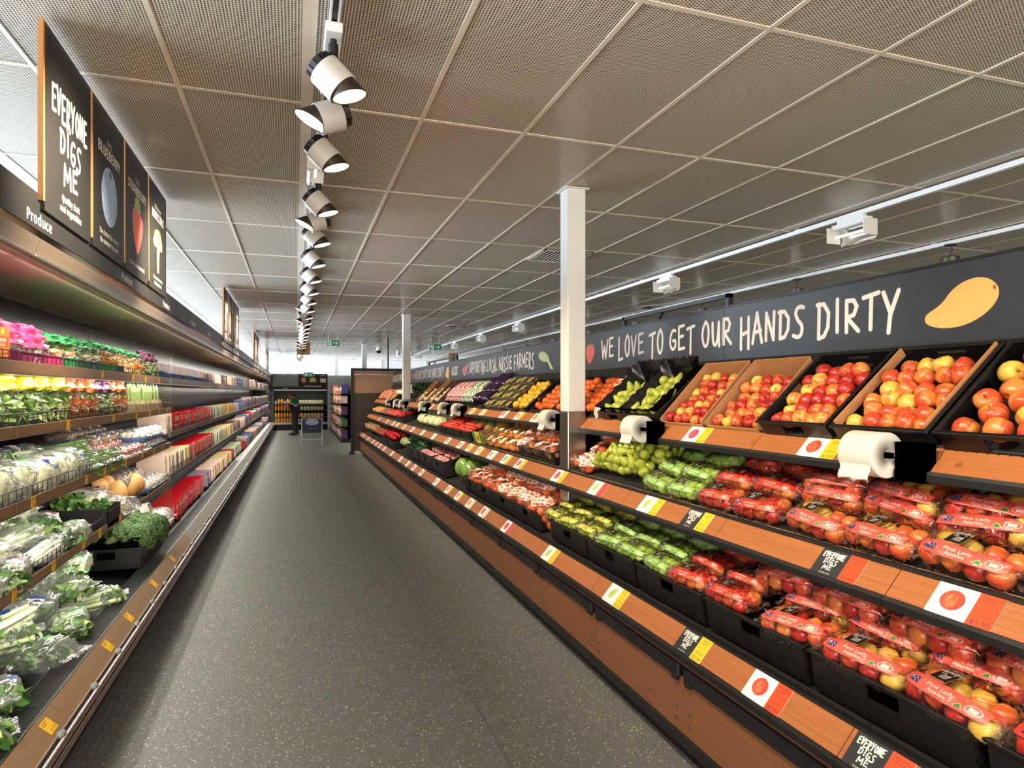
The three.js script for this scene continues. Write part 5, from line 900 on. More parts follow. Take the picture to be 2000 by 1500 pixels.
// wrapped whole vegetables: an opaque heart under crumpled film, with a sticker
const sticker = (a, b) => M(0xffffff, .4, 0, { map: canvasTex(96, 64, (c, w, h) => { c.fillStyle = a; c.fillRect(0, 0, w, h); c.fillStyle = b; c.fillRect(0, 0, w * .45, h); for (let i = 0; i < 5; i++) { c.fillStyle = '#333'; c.fillRect(50, 10 + i * 10, 38 - i * 4, 3); } }) });
const ST = [sticker('#eee9dc', '#2a3f86'), sticker('#dfe8d0', '#3f9a3a'), sticker('#efe6e0', '#7a2a3a')];
function wrapped(name, coreG, coreM, L, W, Hh, sd, st, film = CELLO) {
  const t = new THREE.Group(); t.name = name; add('vegetable', coreG, coreM, t); const f = hull(L, W, Hh, sd, { amp: .22, seal: .84, sealWidth: .75, belly: .9 }), fy = (u, v) => { const p = f(u, v); p[1] += Hh * .46; return p; };
  const fc = (u, v) => { const p = fy(u, v), q = Math.abs(perlin.noise(u * 15 + sd, Math.cos(v) * 5 + u * 6, Math.sin(v) * 6)), r = .014 * Math.pow(1 - q, 5) - .005; p[0] += Math.cos(v) * r; p[1] += Math.sin(v) * r; return p; };
  add('film', hullGeo(fc, 40, 36), film, t); if (st) add('sticker', hullGeo(fy, 4, 4, .05, .35, .7, 1.5, .004), st, t); return t;
}
function stalks(n, L, r, hexes, spread = .02, leafy) {   // bundle of stalks along z, tied at one end
  const g = []; for (let i = 0; i < n; i++) { const a = i * 2.4, q = Math.sqrt(i / n) * spread, bend = rr(-.03, .03), pts = []; for (let s = 0; s <= 4; s++) { const f = s / 4; pts.push(new THREE.Vector3(Math.cos(a) * q * (1 + f * .8) + bend * f * f, Math.sin(a) * q * (1 + f * .5) + spread, (f - .5) * L * rr(.97, 1.03))); } g.push(flat(new THREE.TubeGeometry(new THREE.CatmullRomCurve3(pts), 8, r * rr(.7, 1.1), 6), pick(hexes))); }
  if (leafy) { const l = leafClump(leafy, spread * 4.5, spread * 3, L * .45, ['#4f7a34', '#6f9a4a', '#335a26', '#8fb060'], .07, .02); l.translate(0, spread, L * .36); l.setAttribute('uv', new THREE.BufferAttribute(new Float32Array(l.attributes.position.count * 2), 2)); g.push(l); }
  return merge(g);
}
{
  const y = 1.20, halfCab = [0, 1].map((k) => bumpy(new THREE.SphereGeometry(.085, 20, 14).scale(.85, .9, 1.05), .12, 14, k * 3).translate(0, .075, 0)), pale = VC(.4);
  halfCab.forEach((g) => paint(g, (v, o) => o.set('#dcdfae').lerp(col('#b9c67e'), Math.max(0, perlin.noise(v.x * 30, v.y * 12, v.z * 30)))));
  const cabW = halfCab.map((g, k) => wrapped('wrapped_cabbage', g, pale, .27, .2, .18, k * 6 + 2, ST[k])), beans = [0, 1].map((k) => wrapped('bean_bag', stalks(34, .26, .0055, ['#5f8a34', '#7ca046', '#4a7430'], .045), VC(.45), .34, .15, .11, k * 5 + 1, ST[1])), celery = [0, 1].map((k) => wrapped('celery_bag', stalks(9, .3, .014, ['#c9d8a0', '#dfe6c4', '#aac47c'], .04, 50), VC(.45), .4, .17, .13, k * 3 + 7, ST[0]));
  const at = (d, z, dy = 0) => [FX - d, shelfTop(y, d) + dy, z];
  for (let j = 0; j < 7; j++) put(cabW[j % 2], 'film-wrapped pale cabbage half with a sticker, ' + ord(j + 1) + ' from the near end', 'cabbage', at(.13, 2.72 + j * .225, .0), [rr(-.2, .2), rr(-.5, .5), rr(-.3, .1)], 'wrapped cabbage halves');
  for (let j = 0; j < 6; j++) put(celery[j % 2], 'film-wrapped celery heart lying behind the cabbages, ' + ord(j + 1) + ' from the near end', 'celery', at(.32, 2.75 + j * .26, .06), [0, rr(-.4, .4), .2], 'wrapped celery hearts');
  for (let j = 0; j < 5; j++) put(beans[j % 2], 'bag of green beans on the third shelf, ' + ord(j + 1) + ' from the cabbages', 'bean bag', at(.12 + (j % 2) * .16, 4.25 + j * .13, (j % 2) * .05), [0, Math.PI / 2 + rr(-.5, .5), .1], 'green bean bags');
  const car = [0, 1].map((k) => { const g = []; for (let i = 0; i < 14; i++) g.push(new THREE.ConeGeometry(.013, .17, 8).rotateX(Math.PI / 2 * (i % 2 ? 1 : -1)).translate((i % 5 - 2) * .022, .02 + Math.floor(i / 5) * .022, rr(-.01, .01))); return wrapped('carrot_bag', merge(g), M(0xd9602a, .45), .25, .15, .09, k * 7 + 3, ST[2]); });
  for (let i = 0; i < 2; i++) for (let j = 0; j < 6; j++) put(car[j % 2], `clear bag of carrots, ${ord(i + 1)} row back, ${ord(j + 1)} from the beans`, 'carrot bag', at(.11 + i * .17, 4.85 + j * .15, i * .03), [0, Math.PI / 2 + rr(-.1, .1), .05], 'carrot bags');
  const mg = lathe([[0, .45], [.28, .42], [.48, .16], [.5, -.05], [.3, -.12], [.17, -.14], [.15, -.45], [0, -.46]].map(([r, q]) => [Math.max(r, .0001), q]), 12);
  const mpk = (hex, k) => { const g = []; for (let i = 0; i < 12; i++) g.push(mg.clone().scale(.052, .052, .052).rotateX(rr(-1.4, 1.4)).rotateZ(rr(-1, 1)).translate((i % 3 - 1) * .042, .045 + rr(0, .012), (Math.floor(i / 3) - 1.5) * .045)); const t = wrapped('mushroom_pack', merge(g), M(hex, .6), .25, .16, .11, k * 4 + 2, ST[0]); add('tray', new RoundedBoxGeometry(.14, .04, .19, 2, .012).translate(0, .021, 0), M(0x3a5a8a, .5), t); return t; };
  const mb = mpk(0x9c7a58, 1), mw = mpk(0xd9cdb8, 2);
  for (let i = 0; i < 2; i++) for (let j = 0; j < 4; j++) { put(mb, `wrapped tray of brown mushrooms, ${ord(i + 1)} row back, ${ord(j + 1)} along`, 'mushrooms', at(.30 + i * .15, 5.2 + j * .24, .06 + i * .03), [0, rr(-.1, .1), .1], 'brown mushroom trays'); put(mw, `wrapped tray of white mushrooms, ${i ? 'upper' : 'lower'} layer, ${ord(j + 1)} along`, 'mushrooms', at(.13, 5.75 + j * .19, i * .085), [0, Math.PI / 2 + rr(-.1, .1), .05], 'white mushroom trays'); }
  // fourth shelf
  const y4 = .86, a4 = (d, z, dy = 0) => [FX - d, shelfTop(y4, d) + dy, z], leek = [0, 1, 2].map((k) => wrapped('leek_bag', stalks(6, .42, .017, ['#e6ead2', '#d8e0b4', '#f0f0e2'], .035, 36), VC(.4), .52, .16, .11, k * 5 + 4, ST[k], k === 1 ? HAZE : CELLO));
  for (let i = 0; i < 3; i++) for (let j = 0; j < 5; j++) put(leek[(i + j) % 3], `film-wrapped leeks lying on the fourth shelf, ${ord(i + 1)} row back, ${ord(j + 1)} from the near end`, 'leeks', a4(.09 + i * .13, 2.5 + j * .4, i * .05), [rr(-.05, .05), rr(-.35, .35) + (j % 2) * Math.PI, .1], 'wrapped leeks');
  const hb = thing('herb_box', 'black box of parsley bunches on the fourth shelf', 'box', a4(.0, 4.62)); part('box_wall', merge([bx(-.4, 0, 0, .005, -.15, .15), bx(-.004, 0, 0, .1, -.15, .15), bx(-.4, 0, 0, .12, -.15, -.146), bx(-.4, 0, 0, .12, .146, .15)]), MAT.blackMatte, hb);
  for (let j = 0; j < 4; j++) solo('parsley_bunch', leafClump(120, .15, .09, .17, ['#2f5a20', '#4a7a2c', '#6f9a3c', '#25461c'], .035, .016), LEAF, 'curly parsley bunch in the black box, ' + ['at the front near side', 'at the front far side', 'at the back near side', 'at the back far side'][j], 'parsley', a4(.1 + Math.floor(j / 2) * .14, 4.55 + (j % 2) * .14, .09 + Math.floor(j / 2) * .03));
  const corn = [0, 1].map((k) => wrapped('parsnip_bag', merge([0, 1, 2].map((i) => new THREE.ConeGeometry(.028, .22, 10).rotateX(Math.PI / 2).translate((i - 1) * .05, .035, 0))), M(0xe2d3a4, .5), .3, .18, .09, k * 3 + 5, ST[0]));
  for (let j = 0; j < 6; j++) put(corn[j % 2], 'wrapped cream parsnips, ' + ord(j + 1) + ' from the parsley', 'parsnips', a4(.1 + (j % 2) * .16, 4.86 + Math.floor(j / 2) * .15, (j % 2) * .06), [rr(-.1, .1), Math.PI / 2 + rr(-.4, .4), -.15], 'wrapped parsnips');
  const pk = (() => { const g = new THREE.SphereGeometry(.085, 18, 12, 0, 1.5), t = new THREE.Group(); t.name = 'pumpkin_wedge'; add('flesh', merge([new THREE.CircleGeometry(.08, 20, 0, Math.PI).rotateZ(-Math.PI / 2).rotateY(Math.PI), new THREE.CircleGeometry(.08, 20, 0, Math.PI).rotateZ(-Math.PI / 2).rotateY(Math.PI + 1.5)]), M(0xdf8a2a, .35, 0, { side: THREE.DoubleSide }), t); add('rind', g, M(0xcf9a5a, .5, 0, { side: THREE.DoubleSide }), t); return t; })();
  for (let j = 0; j < 5; j++) put(pk, 'cut orange pumpkin wedge, ' + ord(j + 1) + ' from the parsnips', 'pumpkin', a4(.13 + (j % 2) * .17, 5.32 + j * .1, .1), [rr(-.3, .3), 1.2 + rr(-.6, .6), rr(-.3, .3)], 'pumpkin wedges');
  for (let i = 0; i < 2; i++) for (let j = 0; j < 4; j++) put(i ? mb : mw, `wrapped ${i ? 'brown' : 'white'} mushroom tray on the fourth shelf, ${ord(j + 1)} from the pumpkin`, 'mushrooms', a4(.12 + i * .17, 5.85 + j * .17, i * .04), [0, Math.PI / 2 + rr(-.1, .1), .05], 'mushroom trays on the fourth shelf');
  // floor tray
  const fl = (d, z, dy = 0) => [-1.12 - d, .335 + d * .14 + dy, z], kale = [0, 1].map((k) => wrapped('kale_bag', leafClump(120, .18, .09, .3, ['#2d5424', '#47702f', '#1f3d1c', '#6a8f4a'], .05, .022).translate(0, .06, 0), LEAF, .42, .22, .14, k * 9 + 2, ST[k], CELLO));
  const chc = [0, 1].map((k) => wrapped('bok_choy_bag', stalks(10, .34, .02, ['#dfe8c8', '#eef0e2', '#b8cf86', '#7fa84a'], .045, 70), VC(.4), .44, .2, .14, k * 4 + 6, ST[1 - k]));
  for (let i = 0; i < 3; i++) for (let j = 0; j < 6; j++) { const k = (i * 2 + j) % 3, p = k === 0 ? kale[j % 2] : k === 1 ? chc[i % 2] : celery[j % 2], n = ['dark kale', 'pale bok choy', 'celery'][k]; put(p, `clear bag of ${n}, floor tray, ${ord(i + 1)} row back, ${ord(j + 1)} from the near end`, 'vegetable bag', fl(.06 + i * .17, 2.35 + j * .44, .02 + i * .07), [rr(-.1, .1), rr(-.5, .5) + Math.PI / 2 * (j % 2), .15], 'bagged greens in the floor tray'); }
  for (let j = 0; j < 5; j++) put([kale, chc, celery][j % 3][j % 2], 'clear bag of greens lying on top of the floor tray pile, ' + ord(j + 1) + ' along', 'vegetable bag', fl(.2 + (j % 2) * .1, 2.7 + j * .5, .17), [rr(-.2, .2), rr(-.7, .7), .25]);
  const pb = thing('pink_box', 'pink card box at the near end of the floor tray', 'box', fl(.1, 2.5, .1)); pb.rotation.z = .2; part('box_wall', merge([bx(-.1, .1, 0, .004, -.1, .1), bx(.096, .1, 0, .13, -.1, .1), bx(-.1, .1, 0, .15, .096, .1), bx(-.1, .1, 0, .15, -.1, -.096)]), M(0xd8365c, .5), pb);
  // broccoli in a black lined crate
  const bw = [-1.53, .40, 5.78], bcx = crate(.44, .15, .82, 'black crate with a crumpled black liner full of broccoli', [bw[0], bw[1], bw[2]], 0, 0); part('plastic_liner', bagLiner(.44, .82, .16, 12), linerM, bcx);
  const bro = [0, 1, 2].map((k) => {
    const t = new THREE.Group(), fl2 = [], rg = 90; t.name = 'broccoli';
    for (let i = 0; i < rg; i++) { const a = i * 2.39996, q = Math.sqrt(i / rg), r = .075 * q; fl2.push(bumpy(new THREE.IcosahedronGeometry(.0145 * rr(.8, 1.25), 2), .4, 130, i + k * 40).translate(r * Math.cos(a), .105 + .03 * (1 - q * q) - .035 * q * q, r * Math.sin(a))); }
    const m = merge(fl2.map((g) => { g.deleteAttribute('uv'); return g; })); paint(m, (v, o, n) => o.set('#2a4219').lerp(col('#536f34'), Math.max(0, perlin.noise(v.x * 330, v.y * 330, v.z * 330)) * 1.9));
    add('florets', m, VC(.75), t); add('stalk', merge([lathe([[.0, -.01], [.022, -.01], [.024, .04], [.05, .085], [.055, .1]], 12), ...[0, 1, 2, 3, 4].map((i) => cyl(.01, .012, [0, .03, 0], [.045 * Math.cos(i * 1.26), .1, .045 * Math.sin(i * 1.26)], 7))]), M(0x9fb070, .55), t); return t;
  });
  let n = 0; for (const [d, z, y, s] of [[.34, 5.5, .2, 1.15], [.36, 5.72, .21, 1.2], [.35, 5.95, .2, 1.15], [.2, 5.52, .25, 1.1], [.2, 5.74, .26, 1.15], [.21, 5.96, .25, 1.1], [.08, 5.62, .27, 1], [.08, 5.85, .27, 1], [.3, 6.1, .19, 1]]) { const o = put(bro[n % 3], 'dark green broccoli head in the black crate, ' + (d > .3 ? 'front' : d > .25 ? 'far corner' : d > .15 ? 'middle' : 'back') + ' row, ' + ord(n % 3 + 1) + ' along', 'broccoli', [bw[0] + d, bw[1] + y - .09, z], [rr(-.2, .2), rr(0, 6), -.5 + rr(-.35, .35)], 'broccoli heads'); o.scale.setScalar(s * 1.3); n++; }
  for (const [k, z] of [6.0, 6.25].entries()) solo('lettuce', leafClump(130, .22, .16, .26, ['#6f9a3c', '#8fb454', '#a9c87a', '#54802f'], .1, .04), LEAF, 'bright green lettuce behind the broccoli, ' + ['nearer', 'farther'][k] + ' one', 'lettuce', [-1.42 - k * .05, .76, z + .05]);
  const cf = [0, 1].map((k) => wrapped('cauliflower', bumpy(new THREE.IcosahedronGeometry(.085, 4), .16, 34, k).translate(0, .09, 0), M(0xe3dfd2, .6), .26, .2, .19, k + 3, null));
  for (let j = 0; j < 5; j++) put(cf[j % 2], 'film-wrapped white cauliflower beside the broccoli, ' + ord(j + 1) + ' along', 'cauliflower', fl(.08 + (j % 2) * .16, 6.42 + j * .09, .08 + (j % 2) * .06), [0, rr(0, 3), .1], 'cauliflowers in the floor tray');
}

// packs standing in rows: meat, cheese and deli goods
{
  const face = (bg, fg, style) => canvasTex(64, 96, (c, w, h) => { c.fillStyle = bg; c.fillRect(0, 0, w, h); c.fillStyle = fg; if (style === 'stripe') for (let i = 0; i < 4; i++) c.fillRect(6 + i * 15, 6, 7, h - 12); else if (style === 'spot') for (let i = 0; i < 7; i++) { c.beginPath(); c.arc(rnd() * w, rnd() * h, rr(3, 8), 0, 7); c.fill(); } else { c.fillRect(8, 14, w - 16, 26); c.fillRect(8, 56, w - 16, 10); c.fillRect(8, 74, w - 30, 8); } });
  const K = {};
  const kind = (name, key, side, bg, fg, style, w = .052, h = .195, d = .24) => { const f = M(0xffffff, .35, 0, { map: face(bg, fg, style) }), s = M(side, .25), g = new RoundedBoxGeometry(d, h, w, 1, .006).translate(-d / 2, h / 2, 0), t = new THREE.Group(); t.name = name; add('tray', g, s, t); add('front_print', new THREE.BoxGeometry(.0015, h * .94, w * .92).translate(.0008, h / 2, 0), f, t); add('film_top', new THREE.BoxGeometry(d * .94, .0015, w * .9).translate(-d / 2, h + .0008, 0), M(side, .12), t); K[key] = t; };
  kind('meat_pack', 'red', 0xa8121a, '#8f1a1f', '#d8b8a8', ''); kind('meat_pack', 'redwhite', 0xb0141c, '#c9bfae', '#7a1418', 'stripe'); kind('meat_pack', 'beige', 0xd9c0ae, '#d8cdb4', '#4a3a2e', 'stripe'); kind('cheese_pack', 'yellow', 0xd6c090, '#cfae5a', '#3a2c1c', 'spot'); kind('cheese_pack', 'gold', 0xc9a24c, '#cf9c2c', '#f0dca0', ''); kind('deli_pack', 'blue', 0x4a6aa8, '#5f86c0', '#e4e8ee', ''); kind('deli_pack', 'green', 0xb5bd9c, '#a9b88a', '#4a6f96', ''); kind('deli_pack', 'orange', 0xe2c6b0, '#d9c4a8', '#e0702c', ''); kind('deli_pack', 'dark', 0x7a5a52, '#4a3a3a', '#c9a894', ''); kind('deli_pack', 'purple', 0x9a8498, '#5a4a78', '#d8cfe0', ''); kind('deli_pack', 'white', 0xd6c8c4, '#e2d6d2', '#b86a78', 'stripe', .06, .18, .18); kind('deli_pack', 'brown', 0xa8705a, '#c9a08a', '#6a2a2a', '', .06, .17, .18);
  const say = { red: 'red meat pack standing on edge', redwhite: 'red and white striped meat pack', beige: 'beige meat pack with dark stripes', yellow: 'yellow cheese pack with dark spots', gold: 'golden cheese pack', blue: 'blue deli pack', green: 'green and blue deli pack', orange: 'pale deli pack with orange print', dark: 'dark brown deli pack', purple: 'purple deli pack', white: 'white and pink striped deli pack', brown: 'brown deli pack' };
  const gname = { red: 'red meat packs', redwhite: 'striped meat packs', beige: 'beige meat packs' };
  const lay = (shelf, y, d, list, step, rx = -.3) => list.forEach(([key, z0, z1], q) => rowZ(z0, z1, step, (z, j) => put(K[key], `${say[key]} on the ${shelf}, ${ord(j)} in its ${list.findIndex((e) => e[0] === key) < q ? 'farther ' : ''}row`, K[key].name.split('_')[0] === 'meat' ? 'meat pack' : 'food pack', [FX - .02 - d - rr(0, .03), y, z], [rx + rr(-.08, .08), rr(-.07, .07), .08], `${gname[key] ?? key + ' packs'} on the ${shelf}`)));
  lay('upper meat shelf', 1.305, 0, [['beige', 6.62, 6.85], ['red', 6.9, 8.7], ['redwhite', 8.75, 9.9], ['green', 9.95, 11.3], ['gold', 11.4, 13.2], ['white', 13.3, 14.6], ['blue', 14.7, 16]], .09);
  lay('lower meat shelf', .92, 0, [['beige', 6.64, 7.5], ['yellow', 7.55, 8.0], ['redwhite', 8.05, 10.3], ['green', 10.4, 11.4], ['yellow', 11.5, 13.2], ['dark', 13.3, 14.6], ['orange', 14.7, 16]], .09);
  lay('floor tray', .37, .06, [['red', 6.9, 8.9], ['redwhite', 9.0, 9.7], ['purple', 9.8, 10.4], ['orange', 10.5, 12.2], ['yellow', 12.3, 13.6], ['red', 13.7, 14.0], ['green', 14.1, 16]], .09);
  lay('top shelf', 1.79, .03, [['white', 6.7, 9.3], ['brown', 9.4, 10.4], ['white', 10.5, 11.6], ['dark', 11.7, 12.6], ['orange', 12.7, 14.2], ['blue', 14.3, 16]], .1, -.1);
  const d2 = ['redwhite', 'beige', 'blue', 'white', 'green', 'purple', 'orange'], place = [['top shelf', 1.79], ['upper shelf', 1.305], ['lower shelf', .92], ['floor tray', .37]];
  for (const [nm, y] of place) rowZ(16.2, 29.6, .33, (z, j) => { const key = pick(d2), o = put(K[key], `small ${say[key].replace(/ standing.*/, '')} among the dairy on the ${nm}, ${ord(j)} along`, 'food pack', [FX - .03, y, z], [0, 0, 0], `${key} goods far down the ${nm}`); o.scale.z = 3.2; o.scale.y = rr(1.0, 1.4); });
}
// yellow price tickets on the cabinet rails
{
  const tk = canvasTex(64, 80, (c, w, h) => { c.fillStyle = '#d9a81c'; c.fillRect(0, 0, w, h); c.fillStyle = '#4a3a12'; for (let i = 0; i < 3; i++) c.fillRect(6, 8 + i * 8, 40 - i * 6, 3); print(c, '2.99', 40, 62, 20, '#3a2c0c', 'sans-serif', '', 'center', 40); }), m = M(0xffffff, .5, 0, { map: tk }), e = M(0xd9a81c, .6), g = new THREE.BoxGeometry(.0016, .05, .045), gf = new THREE.BoxGeometry(.0016, .06, .075);
  [[1.80, [4.35, 5.1, 5.5, 6.0, 7.2, 8.4]], [1.5375, [3.75, 4.6, 5.2, 5.65, 6.02, 6.35]], [1.223, [3.3, 4.05, 4.4, 4.9, 5.4, 5.8, 6.2]], [.88, [3.1, 3.55, 4.0, 4.3, 4.75, 5.2]]].forEach(([y, zs], i) => zs.forEach((z, j) => solo('price_ticket', g, [m, e, e, e, e, e], 'yellow price ticket on the ' + ['first', 'second', 'third', 'fourth'][i] + ' cabinet rail from the top, ' + ord(j + 1) + ' along', 'price ticket', [FX + .002, y, z], 'yellow tickets on the cabinet rails')));
  [1.9, 2.35, 2.62, 3.0, 3.85, 4.3, 5.0, 5.7].forEach((z, j) => { const o = solo('price_ticket', gf, [m, e, e, e, e, e], 'yellow price ticket on the sloping lowest rail, ' + ord(j + 1) + ' along', 'price ticket', [-.929, .3735, z], 'yellow tickets on the lowest rail'); o.rotation.z = .81; });
}

// ---------- ceiling fittings over the next aisle ----------
function boxTrack(x, label) { const t = thing('lighting_track', label, 'track', [x, CEIL - .05, 14]); partR('rail', bx(x - .018, x + .018, CEIL - .05, CEIL - .012, Z0 + .2, 30), MAT.white, t); for (let z = 2; z < 29; z += 2.9) partR('ceiling_clip', bx(x - .012, x + .012, CEIL - .014, CEIL - .003, z - .03, z + .03), MAT.white, t); return t; }
boxTrack(4.53, 'white lighting track above the header sign carrying the chrome reflector lamps'); boxTrack(6.3, 'white lighting track further right carrying the steel pendants');
function reflectorLamp(flip) {
  const t = new THREE.Group(); t.name = 'reflector_lamp';
  add('adaptor', bx(-.02, .02, -.085, -.045, -.14, .14, .005), MAT.white, t); add('bracket', merge([bx(-.03, .03, -.12, -.08, -.19, .19, .004), bx(-.075, .075, -.235, -.1, -.195, -.188), bx(-.075, .075, -.235, -.1, .188, .195)]), MAT.white, t);
  const g = new THREE.CylinderGeometry(.085, .085, .37, 24, 1, true, 0, Math.PI).rotateX(Math.PI / 2).rotateZ(flip ? Math.PI * .82 : Math.PI * .18 ).translate(0, -.2, 0); add('reflector', g, M(0xd8d6d2, .15, 1, { side: THREE.DoubleSide }), t);
  add('lamp_tube', new THREE.CylinderGeometry(.012, .012, .34, 10).rotateX(Math.PI / 2).translate(0, -.185, 0), M(0x333333, .5, 0, { emissive: 0xfff6e6, emissiveIntensity: 1.6 }), t); return t;
}
{
  const r = reflectorLamp(false); let n = 0;
  for (let z = 1.38; z < 28; z += 2.9) { n++; put(r, 'chrome half-round reflector lamp on the white track above the header, ' + ord(n) + ' along', 'lamp', [4.53, CEIL, z], [0, 0, 0], 'reflector lamps'); spotLight('reflector_beam', NEUT, L.hall, 1.2, .6, [4.53, CEIL - .23, -z], [4.4, 0, -z], 1); }
  put(reflectorLamp(true), 'chrome half-round reflector lamp hanging among the aisle spotlights', 'lamp', [TX - .03, CEIL - .03, 4.2], [0, 0, 0]).scale.setScalar(.7);
  const p = new THREE.Group(); p.name = 'pendant_lamp'; add('canopy', new THREE.CylinderGeometry(.055, .055, .012, 20).translate(0, -.006, 0), MAT.black, p); add('cord', new THREE.TubeGeometry(new THREE.CatmullRomCurve3([[0, 0, 0], [.012, -.05, .01], [-.01, -.09, 0], [0, -.13, 0]].map((a) => new THREE.Vector3(...a))), 14, .004, 6), MAT.black, p);
  add('shade', new THREE.LatheGeometry([[.0, -.125], [.075, -.125], [.085, -.135], [.098, -.3], [.094, -.3], [.08, -.14], [0, -.135]].map(([r0, y]) => new THREE.Vector2(Math.max(r0, .0001), y)), 30), M(0x9c9a94, .3, 1), p); add('bulb', new THREE.SphereGeometry(.035, 14, 10).translate(0, -.26, 0), M(0x333333, .5, 0, { emissive: 0xfff0d8, emissiveIntensity: 4 }), p);
  n = 0; for (let z = 2.63; z < 20; z += 2.1) { put(p, 'brushed steel pendant on the second track behind the header, ' + ord(++n) + ' along', 'pendant', [6.3, CEIL - .05, z], [0, 0, 0], 'steel pendants'); spotLight('pendant_beam', NEUT, 8, 1.1, .6, [6.3, CEIL - .37, -z], [6.3, 0, -z], 1); }
  const s = new THREE.Group(); s.name = 'downlight'; add('stem', new THREE.CylinderGeometry(.012, .012, .12, 8).translate(0, -.06, 0), MAT.black, s); add('housing', new THREE.CylinderGeometry(.055, .07, .2, 20).translate(0, -.22, 0), MAT.white, s); add('lens', new THREE.CylinderGeometry(.06, .06, .006, 20).translate(0, -.324, 0), lensMat, s);
  [2.15, 3.3, 3.75].forEach((x, i) => { put(s, 'white cylinder downlight hanging beyond the wooden end wall, ' + ord(i + 1) + ' from the aisle', 'downlight', [x, CEIL - .01, 21.8], [0, 0, 0], 'far downlights'); });
  const c = thing('ceiling_camera', 'dark dome camera hanging between the far downlights', 'camera', [2.65, CEIL - .01, 21.8]); part('mount', new THREE.CylinderGeometry(.07, .09, .12, 20).translate(0, -.08, 0), MAT.white, c); part('dome', new THREE.SphereGeometry(.085, 20, 12, 0, 7, Math.PI / 2, Math.PI / 2).translate(0, -.15, 0), MAT.blackGloss, c);
  // vents
  const v = thing('air_grille', 'dark louvred air grille in the ceiling behind the near column', 'vent', [2.85, CEIL - .006, 6.75]); part('frame', merge([bx(-.3, .3, -.004, 0, -.3, -.27), bx(-.3, .3, -.004, 0, .27, .3), bx(-.3, -.27, -.004, 0, -.3, .3), bx(.27, .3, -.004, 0, -.3, .3)]), MAT.ceilBar, v); part('dark_back', bx(-.28, .28, .001, .003, -.28, .28), MAT.black, v);
  for (let i = 0; i < 12; i++) part('louvre', new THREE.BoxGeometry(.012, .003, .54).rotateZ(.6).translate(-.25 + i * .0455, -.004, 0), MAT.ceilBar, v);
  for (const [i, [x, z]] of [[6.2, 10.2], [3.6, 14.6]].entries()) { const d = thing('ceiling_diffuser', ['swirl air diffuser in the ceiling above the header', 'swirl air diffuser in the ceiling near the second column'][i], 'vent', [x, CEIL - .006, z]); part('plate', new THREE.CylinderGeometry(.3, .3, .006, 32), MAT.ceilBar, d); for (let k = 0; k < 12; k++) part('slot', new THREE.BoxGeometry(.16, .004, .03).rotateX(.2).translate(.17, -.004, 0).rotateY(k * .5236), MAT.black, d); }
  // signs hanging from the ceiling
  const ex = M(0x0a0a0a, .5, 0, { emissive: 0xffffff, emissiveIntensity: .55, emissiveMap: canvasTex(256, 128, (k, w, h) => { k.fillStyle = '#0c7a46'; k.fillRect(0, 0, w, h); k.fillStyle = '#e8f4ea'; k.fillRect(24, 18, 74, 92); k.fillStyle = '#0c7a46'; k.beginPath(); k.arc(66, 34, 9, 0, 7); k.fill(); k.lineWidth = 11; k.strokeStyle = '#0c7a46'; k.lineCap = 'round'; k.beginPath(); k.moveTo(62, 50); k.lineTo(56, 76); k.lineTo(72, 92); k.moveTo(56, 76); k.lineTo(38, 98); k.moveTo(40, 62); k.lineTo(62, 52); k.lineTo(82, 64); k.stroke(); k.strokeStyle = '#e8f4ea'; k.lineWidth = 13; k.beginPath(); k.moveTo(128, 64); k.lineTo(218, 64); k.moveTo(186, 32); k.lineTo(222, 64); k.lineTo(186, 96); k.stroke(); }) });
  [[.95, 17.8, 3.02, 'green running-man exit sign with an arrow, over the aisle'], [3.75, 17.9, 2.98, 'green running-man exit sign with an arrow, beside the second column'], [.5, 27.5, 2.42, 'small green exit sign in front of the far cabinets']].forEach(([x, z, y, lab]) => { const t = thing('exit_sign', lab, 'exit sign', [x, y, z]); part('box', bx(-.18, .18, -.09, .09, -.02, .02, .006), MAT.white, t); part('lit_face', new THREE.BoxGeometry(.34, .165, .003).translate(0, 0, .0215), [MAT.white, MAT.white, MAT.white, MAT.white, ex, MAT.white], t); for (const s2 of [-.12, .12]) part('hanger', bx(s2 - .004, s2 + .004, .09, CEIL - y - .004, -.004, .004), MAT.white, t); });
  [[5.6, 23.4, '2', 'tan hanging aisle sign with a black 2'], [.22, 19.5, '1', 'tan hanging aisle sign with a black 1 behind the aisle spotlights']].forEach(([x, z, n2, lab]) => { const t = thing('aisle_sign', lab, 'sign', [x, 2.98, z]), f = M(0xffffff, .6, 0, { map: canvasTex(128, 128, (k, w, h) => { k.fillStyle = '#a88a5e'; k.fillRect(0, 0, w, h); print(k, n2, 64, 68, 96, '#17140f', 'sans-serif', 'bold'); }) }); part('board', new THREE.BoxGeometry(.36, .38, .012), [MAT.tan, MAT.tan, MAT.tan, MAT.tan, f, MAT.tan], t); for (const s2 of [-.12, .12]) part('hanger', bx(s2 - .003, s2 + .003, .19, CEIL - 2.98 - .012, -.003, .003), MAT.black, t); });
  for (const [i, [z0, z1]] of [[3.9, 5.5], [12.2, 15]].entries()) { const t = thing('rack_frame', ['black steel rack frame standing behind the header by the near column', 'black steel rack frame standing behind the header near the end wall'][i], 'rack', [3.0, 0, z1]); partR('upright', bx(2.98, 3.02, 0, 2.42, z1 - .04, z1), MAT.black, t); partR('upright', bx(2.98, 3.02, 0, 2.42, z0, z0 + .04), MAT.black, t); partR('top_bar', bx(2.98, 3.02, 2.39, 2.42, z0, z1), MAT.black, t); partR('brace', cyl(.012, .012, [3, 2.15, z1 - .45], [3, 2.4, z1 - .7], 8), MAT.black, t); }
}

